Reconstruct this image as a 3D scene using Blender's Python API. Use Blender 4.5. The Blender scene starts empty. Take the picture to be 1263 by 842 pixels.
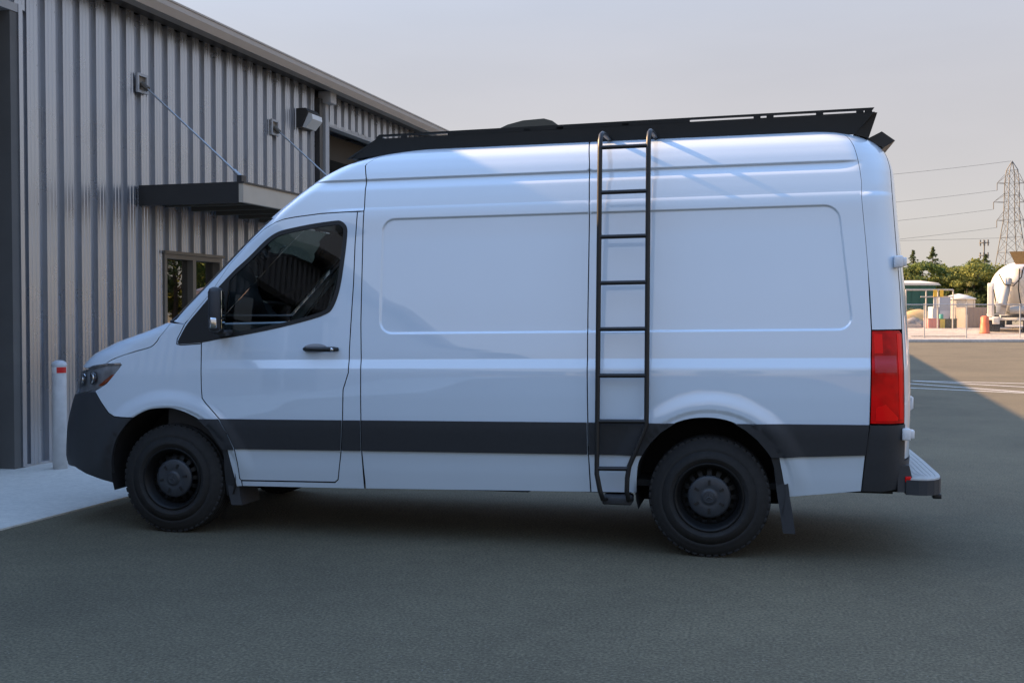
import bpy, bmesh, math, random
import numpy as np
from mathutils import Vector, Matrix
from mathutils.geometry import delaunay_2d_cdt
random.seed(7); RNG = np.random.default_rng(7)
scn = bpy.context.scene
COL = scn.collection
# ================================================================ camera, sky, sun, exposure
CAM_POS = (0.2547, -6.8737, 1.5115)
CAM_YAW = math.radians(12.357); CAM_PITCH = math.radians(-1.40)
cam_data = bpy.data.cameras.new('camera'); cam = bpy.data.objects.new('camera', cam_data); COL.objects.link(cam)
cam_data.sensor_fit = 'HORIZONTAL'; cam_data.sensor_width = 36.0; cam_data.lens = 38.48
cam_data.clip_start = 0.05; cam_data.clip_end = 6000
cam.location = CAM_POS; cam.rotation_euler = (math.pi/2 + CAM_PITCH, 0, CAM_YAW)
scn.camera = cam
SUN_DIR = Vector((-1.0, 0.075, 0.515)).normalized()        # towards the sun
SUN_EL = math.asin(SUN_DIR.z); SUN_AZ = math.atan2(SUN_DIR.x, SUN_DIR.y)   # clockwise from +Y
world = bpy.data.worlds.new('World'); scn.world = world; world.use_nodes = True
wn = world.node_tree.nodes; wl = world.node_tree.links; wn.clear()
w_out = wn.new('ShaderNodeOutputWorld'); w_bg = wn.new('ShaderNodeBackground'); w_sky = wn.new('ShaderNodeTexSky')
w_sky.sky_type = 'NISHITA'; w_sky.sun_disc = False
w_sky.sun_elevation = SUN_EL; w_sky.sun_rotation = SUN_AZ
w_sky.altitude = 0; w_sky.air_density = 1.1; w_sky.dust_density = 0.8; w_sky.ozone_density = 2.5
w_tc = wn.new('ShaderNodeTexCoord'); w_sp = wn.new('ShaderNodeSeparateXYZ'); wl.new(w_tc.outputs['Generated'], w_sp.inputs[0])
w_mr = wn.new('ShaderNodeMapRange'); w_mr.interpolation_type = 'SMOOTHERSTEP'      # hazy lower air, the same all round the horizon
for k, v_ in ((1, .10), (2, HAZE_TOP := .95), (3, .95), (4, 0.0)): w_mr.inputs[k].default_value = v_
wl.new(w_sp.outputs['Z'], w_mr.inputs[0])
w_rp = wn.new('ShaderNodeValToRGB'); w_el = w_rp.color_ramp.elements              # cream at the horizon, grey-blue higher up
for p_, c_ in ((0.0, (.88, .765, .725)), (.12, (.84, .748, .73)), (.30, (.66, .650, .685)), (.70, (.57, .60, .67))):
    k_ = w_el[0] if p_ == 0 else (w_el[1] if p_ == .70 else w_el.new(p_)); k_.position = p_; k_.color = (*c_, 1)
wl.new(w_sp.outputs['Z'], w_rp.inputs[0])
w_mp = wn.new('ShaderNodeMapping'); w_mp.inputs['Scale'].default_value = (1.2, 1.2, 5.0); wl.new(w_tc.outputs['Generated'], w_mp.inputs[0])      # faint uneven haze over the whole dome
w_nz = wn.new('ShaderNodeTexNoise'); w_nz.inputs['Scale'].default_value = 1.6; w_nz.inputs['Detail'].default_value = 5; wl.new(w_mp.outputs[0], w_nz.inputs[0])
w_nr = wn.new('ShaderNodeMapRange'); w_nr.inputs[1].default_value = .3; w_nr.inputs[2].default_value = .7; w_nr.inputs[3].default_value = .92; w_nr.inputs[4].default_value = 1.08; wl.new(w_nz.outputs[0], w_nr.inputs[0])
w_ml = wn.new('ShaderNodeMix'); w_ml.data_type = 'RGBA'; w_ml.blend_type = 'MULTIPLY'; w_ml.inputs[0].default_value = 1; wl.new(w_rp.outputs[0], w_ml.inputs[6]); wl.new(w_nr.outputs[0], w_ml.inputs[7])
w_mx = wn.new('ShaderNodeMix'); w_mx.data_type = 'RGBA'; wl.new(w_ml.outputs[2], w_mx.inputs[7])
wl.new(w_mr.outputs[0], w_mx.inputs[0]); wl.new(w_sky.outputs[0], w_mx.inputs[6]); wl.new(w_mx.outputs[2], w_bg.inputs['Color']); wl.new(w_bg.outputs[0], w_out.inputs['Surface'])
w_bg.inputs['Strength'].default_value = 0.15
sun_data = bpy.data.lights.new('sun', 'SUN'); sun = bpy.data.objects.new('sun', sun_data); COL.objects.link(sun)
sun_data.energy = 3.0; sun_data.angle = math.radians(0.5); sun_data.color = (1.0, 0.64, 0.33)
sun.rotation_euler = (-SUN_DIR).to_track_quat('-Z', 'Y').to_euler()
sun.location = (-30, 0, 30)
scn.view_settings.view_transform = 'Standard'; scn.view_settings.look = 'None'
scn.view_settings.exposure = 2.2; scn.view_settings.gamma = 1.0; scn.view_settings.use_curve_mapping = False

# ================================================================ helpers
def tag(o, label=None, cat=None, group=None, kind=None):
    if label: o['label'] = label
    if cat: o['category'] = cat
    if group: o['group'] = group
    if kind: o['kind'] = kind
    return o
def link(o, parent=None):
    COL.objects.link(o)
    if parent is not None:
        o.parent = parent; o.matrix_parent_inverse = Matrix.Translation(-world_loc(parent))
    return o
WLOC = {}
def world_loc(o): return Vector(WLOC.get(o.name, (0, 0, 0)))
def empty(name, loc, label, cat, group=None):
    e = bpy.data.objects.new(name, None); COL.objects.link(e); e.location = loc; e.empty_display_size = .2
    WLOC[e.name] = tuple(loc); return tag(e, label, cat, group)
class MB:
    """collects verts and faces (world coordinates) and links them as one mesh object"""
    def __init__(s): s.v = []; s.f = []; s.sm = []
    def add(s, vs, fs, smooth=False):
        n = len(s.v); s.v += [tuple(map(float, p)) for p in vs]; s.f += [tuple(i+n for i in f) for f in fs]; s.sm += [smooth]*len(fs); return s
    def box(s, x0, x1, y0, y1, z0, z1, M=None, bev=0):
        if bev > 0:
            bm = bmesh.new(); bmesh.ops.create_cube(bm, size=1)
            for v in bm.verts: v.co = Vector(((x0+x1)/2+v.co.x*(x1-x0), (y0+y1)/2+v.co.y*(y1-y0), (z0+z1)/2+v.co.z*(z1-z0)))
            bmesh.ops.bevel(bm, geom=bm.edges[:], offset=bev, segments=2, affect='EDGES', profile=.5)
            bm.verts.index_update(); vs = [v.co.copy() for v in bm.verts]; fs = [[v.index for v in f.verts] for f in bm.faces]; bm.free()
        else:
            vs = [Vector(p) for p in ((x0,y0,z0),(x1,y0,z0),(x1,y1,z0),(x0,y1,z0),(x0,y0,z1),(x1,y0,z1),(x1,y1,z1),(x0,y1,z1))]
            fs = [(0,3,2,1),(4,5,6,7),(0,1,5,4),(1,2,6,5),(2,3,7,6),(3,0,4,7)]
        if M is not None: vs = [M @ Vector(p) for p in vs]
        return s.add(vs, fs, bev > 0)
    def tube(s, pts, r, n=10, cap=True, closed=False):
        pts = [Vector(p) for p in pts]; m = len(pts); rs = r if isinstance(r, (list, tuple)) else [r]*m
        rings = []; up = None; vs = []
        for i, p in enumerate(pts):
            if closed: t = (pts[(i+1) % m]-pts[i-1]).normalized()
            else: t = (pts[min(i+1, m-1)]-pts[max(i-1, 0)]).normalized()
            if up is None: up = t.orthogonal().normalized()
            up = (up-t*up.dot(t)); up = up.normalized() if up.length > 1e-6 else t.orthogonal().normalized()
            b = t.cross(up)
            vs += [p+(up*math.cos(2*math.pi*k/n)+b*math.sin(2*math.pi*k/n))*rs[i] for k in range(n)]
        fs = []
        for i in range(m if closed else m-1):
            j = (i+1) % m
            for k in range(n): fs.append((i*n+k, i*n+(k+1) % n, j*n+(k+1) % n, j*n+k))
        s.add(vs, fs, True)
        if cap and not closed:
            s.add(vs[:n], [tuple(range(n))[::-1]]); s.add(vs[-n:], [tuple(range(n))])
        return s
    def lathe(s, prof, M, n=48, a0=0, a1=2*math.pi, smooth=True):
        """prof: (radius, axial) pairs about local z"""
        full = abs(a1-a0-2*math.pi) < 1e-6; cnt = n if full else n+1
        vs = [M @ Vector((r*math.cos(a0+(a1-a0)*k/n), r*math.sin(a0+(a1-a0)*k/n), h)) for (r, h) in prof for k in range(cnt)]
        fs = []
        for i in range(len(prof)-1):
            for k in range(n):
                k2 = (k+1) % cnt
                fs.append((i*cnt+k, i*cnt+k2, (i+1)*cnt+k2, (i+1)*cnt+k))
        return s.add(vs, fs, smooth)
    def prism(s, poly, y0, y1, M=None, smooth=False):
        """poly (x,z) extruded from y0 to y1"""
        n = len(poly); vs = [Vector((x, y0, z)) for x, z in poly]+[Vector((x, y1, z)) for x, z in poly]
        if M is not None: vs = [M @ p for p in vs]
        fs = [tuple(range(n)), tuple(range(2*n-1, n-1, -1))]+[(i, i+n, (i+1) % n+n, (i+1) % n) for i in range(n)]
        return s.add(vs, fs, smooth)
    def mesh(s, name, mat, fixn=True):
        me = bpy.data.meshes.new(name); me.from_pydata(s.v, [], s.f); me.validate()
        if len(me.polygons) == len(s.sm): me.polygons.foreach_set('use_smooth', s.sm)
        if fixn:
            bm = bmesh.new(); bm.from_mesh(me); bmesh.ops.recalc_face_normals(bm, faces=bm.faces[:]); bm.to_mesh(me); bm.free()
        if mat is not None:
            for m in (mat if isinstance(mat, (list, tuple)) else [mat]): me.materials.append(m)
        me.update(); return me
    def build(s, name, mat, parent=None, fixn=True, sharp=None):
        me = s.mesh(name, mat, fixn)
        if sharp and hasattr(me, 'set_sharp_from_angle'): me.set_sharp_from_angle(angle=math.radians(sharp))
        return link(bpy.data.objects.new(name, me), parent)
def copy_tree(o, dloc=(0, 0, 0), mirror=False, parent=None):
    """copy of a thing with its parts and sub-parts"""
    c = o.copy(); COL.objects.link(c)
    if parent is not None: c.parent = parent; c.matrix_parent_inverse = o.matrix_parent_inverse.copy()
    else: c.location = Vector(o.location)+Vector(dloc); WLOC[c.name] = tuple(c.location)
    for ch in list(o.children): copy_tree(ch, parent=c)
    return c
def mirror_part(o, parent, cy):
    """the same part on the far side (mirrored about y = cy); sub-parts follow"""
    c = o.copy(); COL.objects.link(c); c.parent = parent
    c.matrix_parent_inverse = Matrix.Translation(-world_loc(parent)) ; c.location = (0, 2*cy, 0); c.scale = (1, -1, 1)
    for ch in list(o.children):
        d = ch.copy(); COL.objects.link(d); d.parent = c; d.matrix_parent_inverse = Matrix.Identity(4); d.location = (0, 0, 0)
    return c
# ---- materials
def mat(name, base=(.5, .5, .5), rough=.5, metal=0.0, coat=0.0, coat_rough=.03, spec=.5, noise=0, nscale=8, bump=0, bscale=60, rvar=0, emit=None, dirt=None):
    m = bpy.data.materials.new(name); m.use_nodes = True; nt = m.node_tree; N = nt.nodes; Lk = nt.links
    b = N['Principled BSDF']; b.inputs['Base Color'].default_value = (*base, 1); b.inputs['Roughness'].default_value = rough
    b.inputs['Metallic'].default_value = metal; b.inputs['Coat Weight'].default_value = coat; b.inputs['Coat Roughness'].default_value = coat_rough
    b.inputs['Specular IOR Level'].default_value = spec; b.inputs['Coat IOR'].default_value = 2.0
    tc = N.new('ShaderNodeTexCoord')
    if noise or rvar:
        nz = N.new('ShaderNodeTexNoise'); nz.inputs['Scale'].default_value = nscale; nz.inputs['Detail'].default_value = 6; Lk.new(tc.outputs['Object'], nz.inputs['Vector'])
        if noise:
            mx = N.new('ShaderNodeMix'); mx.data_type = 'RGBA'
            mx.inputs[6].default_value = (*[c*(1-noise) for c in base], 1); mx.inputs[7].default_value = (*[min(1, c*(1+noise)) for c in base], 1)
            Lk.new(nz.outputs[0], mx.inputs[0]); Lk.new(mx.outputs[2], b.inputs['Base Color'])
        if rvar:
            mr = N.new('ShaderNodeMapRange'); mr.inputs[1].default_value = .3; mr.inputs[2].default_value = .7
            mr.inputs[3].default_value = max(0, rough-rvar); mr.inputs[4].default_value = min(1, rough+rvar); Lk.new(nz.outputs[0], mr.inputs[0]); Lk.new(mr.outputs[0], b.inputs['Roughness'])
    if bump:
        n2 = N.new('ShaderNodeTexNoise'); n2.inputs['Scale'].default_value = bscale; n2.inputs['Detail'].default_value = 4; Lk.new(tc.outputs['Object'], n2.inputs['Vector'])
        bp = N.new('ShaderNodeBump'); bp.inputs['Strength'].default_value = bump; bp.inputs['Distance'].default_value = .01; Lk.new(n2.outputs[0], bp.inputs['Height']); Lk.new(bp.outputs[0], b.inputs['Normal'])
    return m
def glass_mat(name, tint=(.2, .22, .22), rough=.0, ior=1.5):
    m = bpy.data.materials.new(name); m.use_nodes = True; N = m.node_tree.nodes; Lk = m.node_tree.links
    N.remove(N['Principled BSDF']); o = N['Material Output']
    t = N.new('ShaderNodeBsdfTransparent'); t.inputs[0].default_value = (*tint, 1); g = N.new('ShaderNodeBsdfGlossy'); g.inputs['Roughness'].default_value = rough
    f = N.new('ShaderNodeFresnel'); f.inputs[0].default_value = ior; mx = N.new('ShaderNodeMixShader')
    Lk.new(f.outputs[0], mx.inputs[0]); Lk.new(t.outputs[0], mx.inputs[1]); Lk.new(g.outputs[0], mx.inputs[2]); Lk.new(mx.outputs[0], o.inputs[0])
    return m
def ramp(N, stops):
    r = N.new('ShaderNodeValToRGB'); e = r.color_ramp.elements
    e[0].position, e[0].color = stops[0][0], (*stops[0][1], 1); e[1].position, e[1].color = stops[-1][0], (*stops[-1][1], 1)
    for p, c in stops[1:-1]: k = e.new(p); k.color = (*c, 1)
    return r
M = {}
M['paint'] = mat('white_paint', (.635, .73, .82), rough=.4, coat=1.0, coat_rough=.015, noise=.035, nscale=1.4)
M['plastic'] = mat('dark_plastic', (.030, .032, .036), rough=.55, noise=.15, nscale=40, bump=.15, bscale=600)
M['black'] = mat('satin_black_steel', (.012, .012, .012), rough=.42, noise=.2, nscale=30)
M['rackblack'] = mat('powder_coat_black', (.010, .0105, .010), rough=.6, bump=.1, bscale=400)
M['nearblack'] = mat('seal_and_gap_black', (.008, .008, .008), rough=.5)
M['tyre'] = mat('tyre_rubber', (.021, .020, .019), rough=.8, spec=.35, noise=.35, nscale=25, bump=.2, bscale=250)
M['rim'] = mat('black_steel_wheel', (.005, .005, .0052), rough=.5, spec=.3, noise=.3, nscale=30)
M['cap'] = mat('grey_wheel_cap', (.032, .036, .042), rough=.42, noise=.2, nscale=30)
M['well'] = mat('wheel_well_liner', (.010, .009, .009), rough=.9, bump=.2, bscale=120)
M['chassis'] = mat('underbody_black', (.012, .012, .012), rough=.8, noise=.3, nscale=10)
M['glass'] = glass_mat('tinted_window_glass', (.62, .68, .66)); M['screen'] = glass_mat('windscreen_glass', (.55, .6, .58))
M['lens'] = glass_mat('clear_headlight_lens', (.8, .82, .84)); M['chrome'] = mat('chrome_reflector', (.6, .61, .62), rough=.12, metal=1)
M['amber'] = mat('amber_lens', (.62, .11, .015), rough=.15, coat=1); M['mirrorglass'] = mat('mirror_glass', (.55, .62, .68), rough=.02, metal=1)
M['cabin'] = mat('cabin_trim', (.030, .030, .031), rough=.7, noise=.2, nscale=20); M['seat'] = mat('seat_fabric', (.022, .023, .026), rough=.9, bump=.3, bscale=300)
M['partition'] = mat('grey_cab_lining', (.10, .11, .11), rough=.7); M['teal'] = mat('pale_teal_cover', (.25, .58, .60), rough=.6)
M['steel'] = mat('galvanised_steel', (.42, .43, .44), rough=.45, metal=.6, noise=.2, nscale=12)
M['hinge'] = mat('white_hinge', (.72, .73, .74), rough=.35, coat=.5)
M['stepgrey'] = mat('grey_step_tread', (.50, .49, .465), rough=.6, noise=.2, nscale=30)
def red_mat():
    m = mat('red_lamp_lens', (.55, .006, .008), rough=.3, coat=.12, coat_rough=.02, spec=.08)
    N = m.node_tree.nodes; Lk = m.node_tree.links; b = N['Principled BSDF']; tc = N.new('ShaderNodeTexCoord')
    sp = N.new('ShaderNodeSeparateXYZ'); Lk.new(tc.outputs['Object'], sp.inputs[0])
    wv = N.new('ShaderNodeTexWave'); wv.inputs['Scale'].default_value = 14; wv.inputs['Distortion'].default_value = 1.5; wv.bands_direction = 'Z'; Lk.new(tc.outputs['Object'], wv.inputs[0])
    nz = N.new('ShaderNodeTexNoise'); nz.inputs['Scale'].default_value = 9; Lk.new(tc.outputs['Object'], nz.inputs[0])
    r = ramp(N, [(.3, (.38, .001, .002)), (.5, (.66, .002, .003)), (.75, (.85, .004, .004))]); Lk.new(nz.outputs[0], r.inputs[0]); Lk.new(r.outputs[0], b.inputs['Base Color'])
    bp = N.new('ShaderNodeBump'); bp.inputs['Strength'].default_value = .03; bp.inputs['Distance'].default_value = .01; Lk.new(wv.outputs[0], bp.inputs['Height']); Lk.new(bp.outputs[0], b.inputs['Normal'])
    return m
M['red'] = red_mat(); M['redbright'] = mat('bright_red_lens', (.95, .004, .004), rough=.3, coat=.12, spec=.1); M['redpink'] = mat('pale_red_lens', (.50, .03, .04), rough=.25, coat=.15, spec=.15)
# ---------------------------------------------------------------- van body surface
RK = 0.0115          # nose-down rake of the unladen van
CY = 0.97            # y of the van's centre plane (near side is y ~ -0.04)
ULEN = 1.15          # parameter length of a front / rear corner
def _smooth(a, n):
    k = np.hanning(n + 2)[1:-1]; k /= k.sum()
    p = np.concatenate([2*a[0]-a[1:n+1][::-1], a, 2*a[-1]-a[-n-1:-1][::-1]])
    return np.convolve(p, k, 'same')[n:-n]
_prof = [(.15,.11),(.25,.085),(.35,.05),(.5,.012),(.62,-.012),(.8,-.034),(1.0,-.042),(1.15,-.042),(1.3,-.032),(1.6,-.004),
         (2.0,.036),(2.2,.059),(2.3,.076),(2.4,.096),(2.5,.12),(2.57,.147),(2.62,.19),(2.65,.25),(2.668,.34),(2.683,.55),(2.695,.97)]
_pz = np.array([p[0] for p in _prof]); _py = np.array([p[1] for p in _prof])
_pv = [_pz[0]]
for i in range(1, len(_pz)):
    _pv.append(_pv[-1] + ((_pz[i]-_pz[i-1]) if _pz[i] <= 2.5 else math.hypot(_pz[i]-_pz[i-1], _py[i]-_py[i-1])))
_pv = np.array(_pv); VMAX = _pv[-1]
_vg = np.arange(_pv[0], VMAX + .0025, .005)
_vz = _smooth(np.interp(_vg, _pv, _pz), 15); _vy = _smooth(np.interp(_vg, _pv, _py), 15)
_vy = np.minimum(_vy, CY - 1e-4)
def v2z(V): return np.interp(V, _vg, _vz)
def v2y(V): return np.interp(V, _vg, _vy)
# front silhouette (rake-free height, x)
_fs = [(.20,-4.38),(.38,-4.45),(.49,-4.478),(.54,-4.482),(.64,-4.465),(.75,-4.45),(.86,-4.42),(.94,-4.395),(1.006,-4.37),(1.147,-4.335),(1.187,-4.318),
       (1.227,-4.29),(1.283,-4.227),(1.334,-4.121),(1.363,-4.067),(1.398,-3.962),(1.437,-3.84),(1.476,-3.736),(1.52,-3.632),(1.608,-3.55),
       (1.734,-3.422),(1.882,-3.277),(2.028,-3.134),(2.126,-3.032),(2.238,-2.907),(2.329,-2.796),(2.415,-2.684),(2.492,-2.574),(2.548,-2.466),
       (2.59,-2.358),(2.62,-2.24),(2.65,-2.05),(2.675,-1.75),(2.70,-1.3)]
_zg = np.arange(.15, 2.75, .004)
_xp = _smooth(np.interp(_zg, [p[0] for p in _fs], [p[1] for p in _fs]), 9)
_dx = _smooth(np.interp(_zg, [.2,1.05,1.2,1.32,1.42,1.52,2.3,2.55,2.7], [.45,.45,.38,.30,.2,.115,.115,.18,.3]), 21)
_rs = [(.2,1.16),(.6,1.175),(.9,1.178),(1.27,1.168),(1.64,1.146),(1.875,1.124),(2.17,1.097),(2.38,1.083),(2.43,1.073),(2.49,1.053),(2.54,1.025),(2.58,.985),(2.61,.94),(2.65,.85),(2.68,.7),(2.70,.5)]
_xr = _smooth(np.interp(_zg, [p[0] for p in _rs], [p[1] for p in _rs]), 9)
_dr = np.interp(_zg, [.2,2.3,2.7], [.2,.2,.3])
def corner(zr, y0):
    b = CY - y0
    xp = np.interp(zr, _zg, _xp); dx = np.interp(zr, _zg, _dx); k = 6.87/(.25-xp)
    a = ((k*dx+b)**1.5 - b**1.5)**(2/3)/k
    xr = np.interp(zr, _zg, _xr); dr = np.interp(zr, _zg, _dr)
    ar = ((7.6*dr+b)**1.5 - b**1.5)**(2/3)/7.6
    return xp+dx, a, xr-dr, ar, b
PANELS = [((-2.145,.80),(1.407,2.173),.09)]
def _ss(t): t = np.clip(t,0,1); return t*t*(3-2*t)
def bump(x, zr):
    """outward relief of the pressed sheet: panel recesses, creases, shoulder, wheel flares"""
    d = np.zeros_like(x)
    for (x0,x1),(z0,z1),r in PANELS:
        xx = x - np.where(x > .2, np.clip((1.9-zr)*.11, -.03, .06), 0) if x1 > 0 else x - np.where(x<-1.5, np.clip((1.75-zr)*.05, -.02, .05)*0, 0)
        cx, cz, hx, hz = (x0+x1)/2, (z0+z1)/2, (x1-x0)/2, (z1-z0)/2
        qx = np.abs(xx-cx)-hx+r; qz = np.abs(zr-cz)-hz+r
        sd = np.hypot(np.maximum(qx,0), np.maximum(qz,0)) + np.minimum(np.maximum(qx,qz),0) - r
        d -= .010*_ss(-sd/.013)
    f = _ss((x+2.95)/.5)*_ss((.93-x)/.18)
    d -= .014*f*_ss((2.445-zr)/.014)*_ss((zr-2.365)/.06)        # roof-side groove
    d += .007*_ss((x+2.6)/.3)*_ss((2.247-zr)/.015)*_ss((zr-2.0)/.2)
    g = _ss((x+3.6)/.8)
    d += .016*g*np.clip((1.243-zr)/.060, 0, 1)*_ss((zr-.55)/.35)         # shoulder
    for wx in (-3.665, 0.0):
        r = np.hypot(x-wx, (zr-.415)*1.0)
        lim = _ss((zr-.35)/.3)
        d += lim*.019*_ss((.635-r)/.10) - lim*.009*_ss((.515-r)/.02)
    return d
def S(U, V):
    U = np.asarray(U, float); V = np.asarray(V, float)
    zr = v2z(V); y0 = v2y(V)
    xs, a, xq, ar, b = corner(zr, y0)
    th = np.clip((xs-U)/ULEN, 0, 1)*(math.pi/2)
    s, c = np.sin(th), np.cos(th); n = (s**3+c**3)**(1/3); g, h = s/n, c/n
    tr = np.clip((U-xq)/ULEN, 0, 1)*(math.pi/2)
    s2, c2 = np.sin(tr), np.cos(tr); n2 = (s2**3+c2**3)**(1/3); g2, h2 = s2/n2, c2/n2
    x = np.where(th > 0, xs-a*g, np.where(tr > 0, xq+ar*g2, U))
    y = y0 + b*(1-np.where(th > 0, h, np.where(tr > 0, h2, 1.0)))
    y = y - bump(x, zr)*np.where(th > 0, h, np.where(tr > 0, h2, 1.0))
    return np.stack([x, y, zr+RK*x], -1)
def SN(U, V, e=.003):
    U = np.asarray(U, float); V = np.asarray(V, float)
    du = S(U+e, V)-S(U-e, V); dv = S(U, np.minimum(V+e, VMAX))-S(U, V-e)
    n = np.cross(du, dv); n /= np.linalg.norm(n, axis=-1, keepdims=True)+1e-12
    return n     # du=+x, dv=+z  ->  x cross z = -y : outward on the near side
def front_u(V): zr = v2z(V); return corner(zr, v2y(V))[0]
def rear_u(V): zr = v2z(V); return corner(zr, v2y(V))[2]
# ---------------------------------------------------------------- end surface
# ================================================================ the van
# ---- polygons in (U, V): U = length along the body (0 at the rear axle), V = height up the side
def dens(poly, step=.02, closed=True):
    out = []; n = len(poly)
    for i in range(n if closed else n-1):
        a = np.array(poly[i]); b = np.array(poly[(i+1) % n]); k = max(1, int(math.ceil(np.linalg.norm(b-a)/step)))
        for j in range(k): out.append(tuple(a+(b-a)*j/k))
    if not closed: out.append(tuple(poly[-1]))
    return out
def crom(P, k=5):
    P = [np.array(p, float) for p in P]; out = []
    for i in range(len(P)-1):
        a, b, c, d = P[max(i-1, 0)], P[i], P[i+1], P[min(i+2, len(P)-1)]
        for j in range(k):
            t = j/k; out.append(tuple(.5*((2*b)+(c-a)*t+(2*a-5*b+4*c-d)*t*t+(3*b-a-3*c+d)*t**3)))
    return out+[tuple(P[-1])]
def area2(p): p = np.array(p); x, y = p[:, 0], p[:, 1]; return float(np.sum(x*np.roll(y, -1)-np.roll(x, -1)*y))
def inset(poly, d):
    p = np.array(poly, float)
    if area2(p) < 0: p = p[::-1]
    e = np.roll(p, -1, 0)-p; L = np.linalg.norm(e, axis=1, keepdims=True); p = p[L[:, 0] > 1e-7]
    e = np.roll(p, -1, 0)-p; e /= np.linalg.norm(e, axis=1, keepdims=True)
    n1 = np.stack([-e[:, 1], e[:, 0]], 1); n0 = np.roll(n1, 1, 0); m = n0+n1; m /= np.maximum(np.linalg.norm(m, axis=1, keepdims=True), 1e-6)
    k = np.clip(np.sum(m*n1, 1, keepdims=True), .35, 1)
    return [tuple(q) for q in p+m*d/k]
def inside(P, poly):
    x, y = P[:, 0], P[:, 1]; q = np.array(poly); r = np.zeros(len(P), bool); j = len(q)-1
    for i in range(len(q)):
        xi, yi = q[i]; xj, yj = q[j]
        c = ((yi > y) != (yj > y)) & (x < (xj-xi)*(y-yi)/((yj-yi) if yj != yi else 1e-12)+xi); r ^= c; j = i
    return r
def near(P, segs, d):
    """true where a point lies closer than d to one of the boundary points"""
    r = np.zeros(len(P), bool); B = np.array(segs)
    for i in range(0, len(P), 2000):
        q = P[i:i+2000]; r[i:i+2000] = (((q[:, None]-B[None])**2).sum(2).min(1) < d*d)
    return r
VROWS = None
def rows(v0, v1, step, fine):
    fl = [(1.175, 1.255), (2.36, 2.455), (2.225, 2.255)] if fine else []
    v = v0; out = []
    while v < v1:
        out.append(v); v += .005 if any(a <= v <= b for a, b in fl) else step
    return out
def skin(name, poly, mt, parent, holes=(), off=0.0, step=.022, gap=.0035, flange=.02, fine=True, dome=0.0, flmat=None):
    """sheet following the body surface inside poly (minus holes), with edges folded inwards"""
    outer = dens(inset(dens(poly, .02), gap) if gap else poly, .02)
    hs = [dens(inset(dens(h, .02), -gap) if gap else h, .02) for h in holes]
    if area2(outer) < 0: outer = outer[::-1]
    B = np.array(outer+[p for h in hs for p in h]); lo, hi = B.min(0), B.max(0)
    pts = []
    for i, v in enumerate(rows(lo[1]+step*.5, hi[1], step, fine)):
        o = 0
        us = list(np.arange(lo[0]+o, hi[0], step))
        pts += [(u, v) for u in us]
    if fine and pts:
        Q = np.array(pts); keep = np.ones(len(Q), bool)
        for (x0, x1), (z0, z1), r in PANELS:
            xx = Q[:, 0]-np.where(Q[:, 0] > .2, np.clip((1.9-Q[:, 1])*.11, -.03, .06), 0); qx = np.abs(xx-(x0+x1)/2)-(x1-x0)/2+r; qz = np.abs(Q[:, 1]-(z0+z1)/2)-(z1-z0)/2+r
            sd = np.hypot(np.maximum(qx, 0), np.maximum(qz, 0))+np.minimum(np.maximum(qx, qz), 0)-r; keep &= ~((sd > -.026) & (sd < .014))
        pts = [tuple(q) for q in Q[keep]]
    if fine:
        for (x0, x1), (z0, z1), r in PANELS:      # finer mesh along the pressed edges of the side panels
            for e in np.arange(-.018, .0061, .004):
                sh = lambda v: float(np.clip((1.9-v)*.11, -.03, .06)) if x1 > 0 else 0.0
                pts += [(u, z0-e) for u in np.arange(x0+r, x1-r+sh(z0), .02)]+[(u, z1+e) for u in np.arange(x0+r, x1-r+sh(z1), .02)]
                for v in np.arange(z0+r, z1-r, .02): pts += [(x0-e, v), (x1+e+sh(v), v)]
                for cx_, cz_, q in ((x0+r, z0+r, 2), (x1-r, z0+r, 3), (x1-r, z1-r, 0), (x0+r, z1-r, 1)):
                    for t in np.linspace(q*math.pi/2, (q+1)*math.pi/2, 9):
                        zz = cz_+(r+e)*math.sin(t); pts.append((cx_+(r+e)*math.cos(t)+(sh(zz) if cx_ > .2 else 0), zz))
    for wx in (-3.665, 0.0):
        if fine:
            for r in np.arange(.475, .68, .012):
                pts += [(wx+r*math.cos(t), .415+r*math.sin(t)) for t in np.arange(0, math.pi, .03)]
    P = np.array(pts)
    P = P[(P[:, 0] > lo[0]) & (P[:, 0] < hi[0]) & (P[:, 1] > lo[1]) & (P[:, 1] < hi[1])]
    if len(P):
        ok = inside(P, outer)
        for h in hs: ok &= ~inside(P, h)
        P = P[ok]
    if len(P): P = P[~near(P, B, step*.42)]
    if len(P):                                                     # thin out crowded points
        key = np.round(P/.0036).astype(int); _, idx = np.unique(key, axis=0, return_index=True); P = P[np.sort(idx)]
    verts = [Vector(p) for p in outer]; edges = [(i, (i+1) % len(outer)) for i in range(len(outer))]
    for h in hs:
        n = len(verts); verts += [Vector(p) for p in h]; edges += [(n+i, n+(i+1) % len(h)) for i in range(len(h))]
    nb = len(verts); verts += [Vector(p) for p in P]
    ov, oe, of, *_ = delaunay_2d_cdt(verts, edges, [], 0, 1e-5)
    UV = np.array([tuple(p) for p in ov]); F = np.array([f for f in of if len(f) == 3])
    cen = UV[F].mean(1); ok = inside(cen, outer)
    for h in hs: ok &= ~inside(cen, h)
    F = F[ok]
    X = S(UV[:, 0], UV[:, 1]); N_ = SN(UV[:, 0], UV[:, 1])
    if dome:
        dd = np.array([np.sqrt(((B-p)**2).sum(1).min()) for p in UV]); X = X+N_*(dome*_ss(dd/.05))[:, None]
    X = X+N_*off
    # boundary -> folded flange
    cnt = {}
    for f in F:
        for a, b in ((f[0], f[1]), (f[1], f[2]), (f[2], f[0])): cnt[(a, b)] = 1
    bnd = [(a, b) for (a, b) in cnt if (b, a) not in cnt]
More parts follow.
